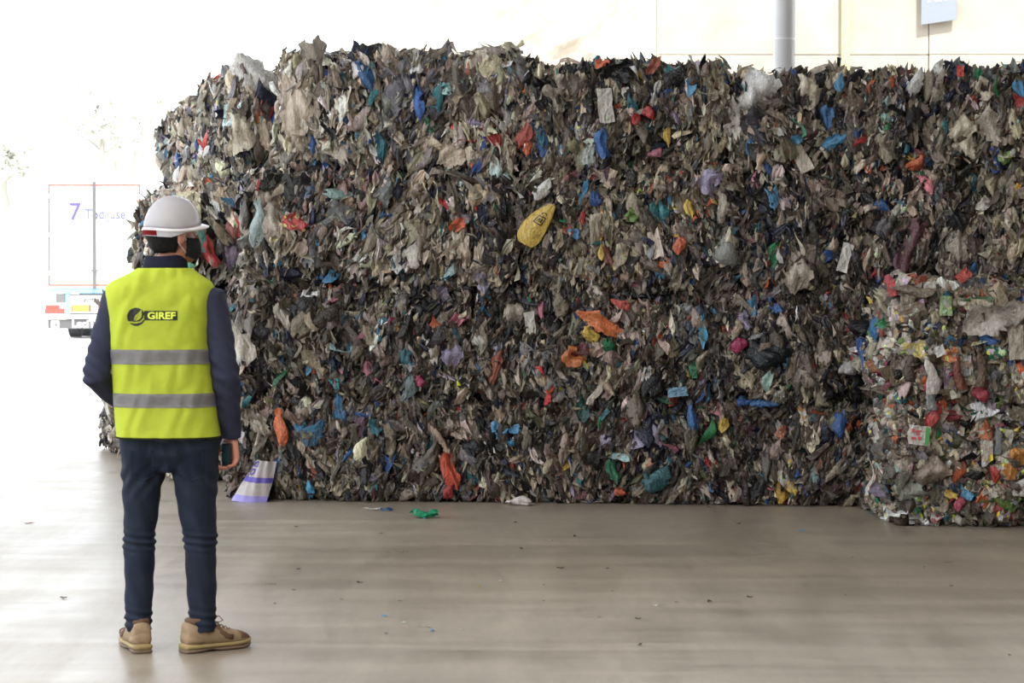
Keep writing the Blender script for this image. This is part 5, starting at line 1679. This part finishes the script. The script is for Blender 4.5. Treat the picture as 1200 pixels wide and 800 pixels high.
jacket = remesh('jacket', bm, 0.0075, M_JACKET, worker, 3, arm_fold)
# upright collar
bm = bmesh.new()
n_ = 36
rr_ = []
for (py, cx_, rx, ry, dz) in ((322, 193.5, .098, .086, 0), (312, 193.5, .090, .082, 0.0), (301, 194.5, .080, .078, 0.004), (299.5, 194.5, .074, .073, 0.003), (308, 194, .072, .070, 0)):
    rr_.append([bm.verts.new((wx(cx_) + rx * math.cos(2 * PI * k / n_), 0.008 + ry * math.sin(2 * PI * k / n_), wz(py) + dz * math.sin(5 * PI * k / n_) - 0.016 * max(0, math.sin(2 * PI * k / n_)))) for k in range(n_)])
for A_, B_ in zip(rr_, rr_[1:]):
    for k in range(n_):
        bm.faces.new((A_[k], A_[(k + 1) % n_], B_[(k + 1) % n_], B_[k]))
bmesh.ops.solidify(bm, geom=bm.faces[:], thickness=0.002)
obj('collar', bm, M_JACKET, jacket, True)

# ---- vest: a loose shell with two tapes and the emblem
VZ = [wz(512), wz(490), wz(440), wz(400), wz(365), wz(346), wz(336), wz(329.5), wz(324), wz(319), wz(314)]
VC = [wx(197.3), wx(195), wx(191), wx(187.3), wx(187.3), wx(187.5), wx(188), wx(189.5), wx(191), wx(192.5), wx(194)]
VX = [.205, .203, .199, .199, .207, .216, .214, .196, .160, .130, .108]
VY = [.148, .146, .142, .142, .138, .130, .122, .114, .106, .099, .092]


def vest_ring(z):
    return np.interp(z, VZ, VC), np.interp(z, VZ, VX), np.interp(z, VZ, VY)


def vest_fold(x, z):
    f = .0085 * math.sin(38 * x + 16 * z + 1.2 * math.sin(9 * z)) * math.sin(9 * z + 1)
    f += .0058 * math.sin(70 * x - 30 * z + 2) * (0.4 + 0.6 * abs(math.sin(5 * z)))
    f += .0115 * math.exp(-((x + .15 + .35 * (1.38 - z)) / .022) ** 2) * min(1.0, max(0.0, (z - 1.1) / .10)) - .010 * math.exp(-((x - .10 - .30 * (1.36 - z)) / .02) ** 2) * min(1.0, max(0.0, (z - 1.05) / .10))
    f += .010 * math.sin(33 * x + 1) * max(0, (1.02 - z)) / .17
    return f


def vest_back(x, z):
    c, rx, ry = vest_ring(z)
    q = min(1.0, abs((x - c) / rx))
    return -ry * (1 - q ** 2.5) ** (1 / 2.5) - vest_fold(x, z) * (1 - q ** 6)


def vest_pt(a, z, off=0.0):
    c, rx, ry = vest_ring(z)
    ca, sa = math.cos(a), math.sin(a)
    e = 2 / 2.5
    x = c + (rx + off) * math.copysign(abs(ca) ** e, ca)
    y = (ry + off) * math.copysign(abs(sa) ** e, sa)
    q = min(1.0, abs((x - c) / rx))
    y += math.copysign(vest_fold(x, z) * (1 - q ** 6), sa)
    return Vector((x, y, z))


def vest_shell(name, z0, z1, nz, mat, off, thick, parent):
    bm = bmesh.new()
    nA = 96
    rows = [[bm.verts.new(vest_pt(2 * PI * k / nA, z0 + (z1 - z0) * j / nz, off)) for k in range(nA)] for j in range(nz + 1)]
    for A_, B_ in zip(rows, rows[1:]):
        for k in range(nA):
            bm.faces.new((A_[k], A_[(k + 1) % nA], B_[(k + 1) % nA], B_[k]))
    bmesh.ops.solidify(bm, geom=bm.faces[:], thickness=thick)
    return obj(name, bm, mat, parent, True)


vest = vest_shell('safety_vest', VZ[0], VZ[-1], 70, M_VEST, 0.0, 0.003, worker)
vest_shell('hem_binding', VZ[0] - .001, VZ[0] + .006, 1, M_HEM, 0.0012, 0.002, vest)
for pa, pb_ in ((425.5, 408.5), (475.5, 459.5)):
    t0 = vest_shell('reflective_tape', wz(pa), wz(pb_), 4, M_TAPE, 0.0018, 0.0012, vest)


from mathutils.bvhtree import BVHTree
VEST_BVH = BVHTree.FromPolygons([v.co for v in vest.data.vertices], [tuple(p.vertices) for p in vest.data.polygons])


def vest_skin(x, z):
    h = VEST_BVH.ray_cast(Vector((x, -1.0, z)), Vector((0, 1, 0)))
    return h[0].y if h[0] is not None else vest_back(x, z)


def drape(bm_or_me, off):
    for v in (bm_or_me.verts if hasattr(bm_or_me, 'verts') else bm_or_me.vertices):
        v.co = Vector((v.co.x, vest_skin(v.co.x, v.co.z) - off, v.co.z))


# emblem: dark disc with a leaf, and the word panel
M_EMB = simple('black_vest_print', lin(34, 36, 34), 0.8, noise=0.04)
ex, ez, er = wx(166.3), wz(370.5), .0355
LEAF = [(-.26, -.40), (-.22, -.10), (-.04, .20), (.26, .46), (.58, .82), (.66, .45), (.62, .05), (.44, -.22), (.16, -.38), (-.08, -.44)]
STEM = [(-1.1, -.46), (-.5, -.50), (-.1, -.56), (.40, -.48), (.74, -.16), (.84, .20), (1.05, .20), (.90, -.28), (.52, -.62), (-.05, -.74), (-1.1, -.64)]
VEIN = [(-.24, -.44), (-.02, -.14), (.40, .40), (.08, -.12), (-.14, -.44)]


def inside(p, poly):
    c = False
    for (x0, y0), (x1, y1) in zip(poly, poly[1:] + poly[:1]):
        if (y0 > p[1]) != (y1 > p[1]) and p[0] < (x1 - x0) * (p[1] - y0) / (y1 - y0) + x0:
            c = not c
    return c


bm = bmesh.new()
ng = 44
vv = {}
for i in range(ng):
    for j in range(ng):
        u, w = (i + .5) / ng * 2 - 1, (j + .5) / ng * 2 - 1
        if u * u + w * w > 1 or ((inside((u, w), LEAF) or inside((u, w), STEM)) and not inside((u, w), VEIN)):
            continue
        q = []
        for a_, b2 in ((i, j), (i + 1, j), (i + 1, j + 1), (i, j + 1)):
            if (a_, b2) not in vv:
                vv[a_, b2] = bm.verts.new((ex + (a_ / ng * 2 - 1) * er, 0, ez + (b2 / ng * 2 - 1) * er))
            q.append(vv[a_, b2])
        bm.faces.new(q)
drape(bm, 0.0015)
obj('leaf_emblem', bm, M_EMB, vest)
bm = bmesh.new()
rx0, rx1, rz0, rz1 = wx(175.5), wx(213.8), wz(374.5), wz(363.6)
nx_ = 16
gr_ = [[bm.verts.new((rx0 + (rx1 - rx0) * i / nx_, 0, rz0 + (rz1 - rz0) * j / 3)) for i in range(nx_ + 1)] for j in range(4)]
for j in range(3):
    for i in range(nx_):
        bm.faces.new((gr_[j][i], gr_[j][i + 1], gr_[j + 1][i + 1], gr_[j + 1][i]))
drape(bm, 0.0015)
panel = obj('word_panel', bm, M_EMB, vest)
me = text_mesh('GIREF', 0.037, 0.0011, res=4)
co = np.empty(len(me.vertices) * 3, np.float32)
me.vertices.foreach_get('co', co)
co = co.reshape(-1, 3)
wtxt = co[:, 0].max() - co[:, 0].min()
kx = (wx(211.8) - wx(179.5)) / wtxt
xmid = (co[:, 0].max() + co[:, 0].min()) / 2
zmid = (co[:, 1].max() + co[:, 1].min()) / 2
out = []
for x, y, _ in co:
    X_, Z_ = (wx(211.8) + wx(179.5)) / 2 + (x - xmid) * kx, (rz0 + rz1) / 2 + (y - zmid)
    out.append((X_, vest_skin(X_, Z_) - 0.0024, Z_))
me.vertices.foreach_set('co', np.array(out, np.float32).ravel())
me.materials.clear()
me.materials.append(M_VEST)
link(bpy.data.objects.new('word_lettering', me), panel)

# ---- jeans
bm = bmesh.new()
for rows in (LEG_L, LEG_R):
    pts, rad_ = leg_path(rows, 0.0)
    pts = [pts[0] + Vector((0, 0, .05))] + pts
    add_tube(bm, pts, [rad_[0]] + rad_, 22)
add_tube(bm, [(wx(198.5), 0, wz(552)), (wx(198.5), 0, wz(532)), (wx(198.5), 0, wz(508)), (wx(198), 0, wz(498))], [(.05, .075), (.185, .118), (.193, .118), (.190, .114)], 24)


def leg_fold(co, no):
    z = co[:, 2]
    side = np.where(co[:, 0] < wx(198), 0.0, 1.7)
    f = np.zeros(len(co))
    zk, za = wz(634), wz(728)
    f += .0048 * np.exp(-((z - zk) / .035) ** 2) * np.sin(z * 210 + co[:, 0] * 22 + side)
    f += .0045 * np.exp(-((z - za) / .045) ** 2) * np.sin(z * 190 + co[:, 0] * 30 + np.sin(co[:, 1] * 40) + side)
    f += .0030 * np.sin(z * 46 + co[:, 0] * 75 + side) * np.sin(co[:, 0] * 35 - z * 18)
    f += .0040 * np.exp(-((z - wz(560)) / .06) ** 2) * np.sin(z * 80 + np.abs(co[:, 0] - wx(198)) * 110)
    return co + no * f[:, None]


jeans = remesh('jeans', bm, 0.0065, M_JEANS, worker, 2, leg_fold)
M_STITCH = simple('faded_denim_seam', lin(54, 66, 90), 0.85)
M_POCKET = simple('pocket_denim', lin(40, 49, 67), 0.85, noise=0.16, nscale=14, spec=0.2)
JBVH = BVHTree.FromPolygons([v.co for v in jeans.data.vertices], [tuple(p.vertices) for p in jeans.data.polygons])
for c_ in (170, 227):
    bm = bmesh.new()
    g = []
    for j in range(11):
        v = j / 10
        row = []
        for i in range(11):
            u = i / 5 - 1
            X_ = wx(c_) + u * (.050 - .006 * (1 - v))
            Z_ = wz(541) + (-.052 + .104 * v) - (1 - v) * .020 * (1 - abs(u))
            h = JBVH.ray_cast(Vector((X_, -1, Z_)), Vector((0, 1, 0)))
            row.append(bm.verts.new((X_, (h[0].y if h[0] is not None else -.1) - .0025, Z_)))
        g.append(row)
    for j in range(10):
        for i in range(10):
            bm.faces.new((g[j][i], g[j][i + 1], g[j + 1][i + 1], g[j + 1][i]))
    bmesh.ops.solidify(bm, geom=bm.faces[:], thickness=0.002)
    obj('back_pocket', bm, M_POCKET, jeans, True)

# ---- shoes
def shoe(ankle, rot):
    sh = bpy.data.objects.new('shoe', None)
    link(sh, worker)
    sh.location = (ankle[0], ankle[1], 0)
    sh.rotation_euler = (0, 0, rot)

    def loft(name, secs, mat, parent=sh, fn=None):
        """sections along the shoe: (y, half width, z0, z1)"""
        bm = bmesh.new()
        n = 20
        rings = []
        for y, hw, z0, z1 in secs:
            r = []
            for k in range(n):
                a = 2 * PI * k / n
                ca, sa = math.cos(a), math.sin(a)
                x = hw * math.copysign(abs(ca) ** .7, ca) * (1 - 0.22 * max(0, sa) * (z1 - z0 > .045))
                z = (z0 + z1) / 2 + (z1 - z0) / 2 * math.copysign(abs(sa) ** .6, sa)
                r.append(bm.verts.new((x, y, z)))
            rings.append(r)
        for A_, B_ in zip(rings, rings[1:]):
            for k in range(n):
                bm.faces.new((A_[k], A_[(k + 1) % n], B_[(k + 1) % n], B_[k]))
        bm.faces.new(rings[0][::-1])
        bm.faces.new(rings[-1])
        return obj(name, bm, mat, parent, True)

    up = loft('upper', [(-.083, .028, .03, .095), (-.078, .036, .026, .122), (-.05, .042, .024, .128), (-.01, .044, .024, .124), (.03, .045, .024, .112), (.07, .048, .024, .094), (.11, .050, .024, .080), (.15, .049, .024, .072), (.18, .042, .024, .062), (.20, .026, .026, .046)], M_SHOE)
    loft('outsole', [(-.092, .030, .0, .016), (-.085, .040, .0, .018), (-.04, .043, .0, .018), (.0, .040, .006, .018), (.03, .041, .006, .018), (.06, .048, .0, .018), (.11, .053, .0, .018), (.16, .051, .0, .018), (.195, .040, .004, .020), (.212, .022, .010, .022)], M_OUTSOLE)
    loft('midsole', [(-.093, .028, .014, .036), (-.086, .040, .014, .038), (-.04, .045, .014, .036), (.03, .047, .014, .034), (.11, .054, .014, .034), (.16, .052, .014, .036), (.196, .041, .015, .040), (.213, .020, .018, .042)], M_SOLE)
    loft('toe_cap', [(.150, .0505, .034, .0735), (.17, .0465, .034, .0675), (.19, .038, .034, .058), (.206, .022, .034, .046)], M_SHOED, up)
    loft('heel_counter', [(-.0865, .024, .036, .078), (-.081, .037, .034, .080), (-.05, .0435, .034, .072), (-.02, .0452, .034, .050)], M_SHOE, up)
    bm = bmesh.new()
    add_tube(bm, [(0, -.018, .108), (0, -.018, .128), (0, -.018, .136)], [(.041, .058), (.043, .060), (.038, .055)], 18)
    obj('ankle_padding', bm, M_SHOED, up, True)
    for sx in (-1, 1):
        bm = bmesh.new()
        add_tube(bm, [(sx * .030, .045, .103), (sx * .043, .062, .075), (sx * .049, .085, .058), (sx * .0505, .112, .052)], [(.004, .011)] * 4, 8, ref=(1, 0, 0))
        obj('side_stripe', bm, M_SHOED, up, True)
    bm = bmesh.new()
    for k in range(5):
        y = .048 + k * .018
        z = .1125 - k * .0085
        add_tube(bm, [(-.024, y, z - .006), (0, y + .004, z + .003), (.024, y, z - .006)], [.0028] * 3, 6)
    for sx in (-1, 1):
        add_tube(bm, [(0, .044, .118), (sx * .018, .040, .136), (sx * .040, .052, .140), (sx * .046, .066, .122), (sx * .020, .060, .112), (0, .046, .117)], [.0026] * 6, 6)
    obj('lace', bm, simple('brown_lace', lin(120, 96, 74), 0.8), up, True)


shoe((wx(160), 0.015), math.radians(20))
shoe((wx(236), 0.0), math.radians(-52))

# dark handheld device in the right hand
dv = empty('handheld_device', (worker.location.x + wx(268) + .006 - .021, YP + .06 - .018, wz(528)), label='small dark handheld device held in the right hand of the worker', cat='phone')
dv.rotation_euler = (0, 0, math.atan2(.65, .75))
bm = bmesh.new()
add_box(bm, (0, 0, -.020), (.013, .060, .095), bevel=.004)
obj('casing', bm, simple('black_plastic', lin(26, 28, 32), 0.35), dv)
bm = bmesh.new()
add_box(bm, (-.0068, 0, -.018), (.0012, .050, .075))
obj('screen', bm, simple('dark_teal_glass', lin(40, 66, 72), 0.12), dv)
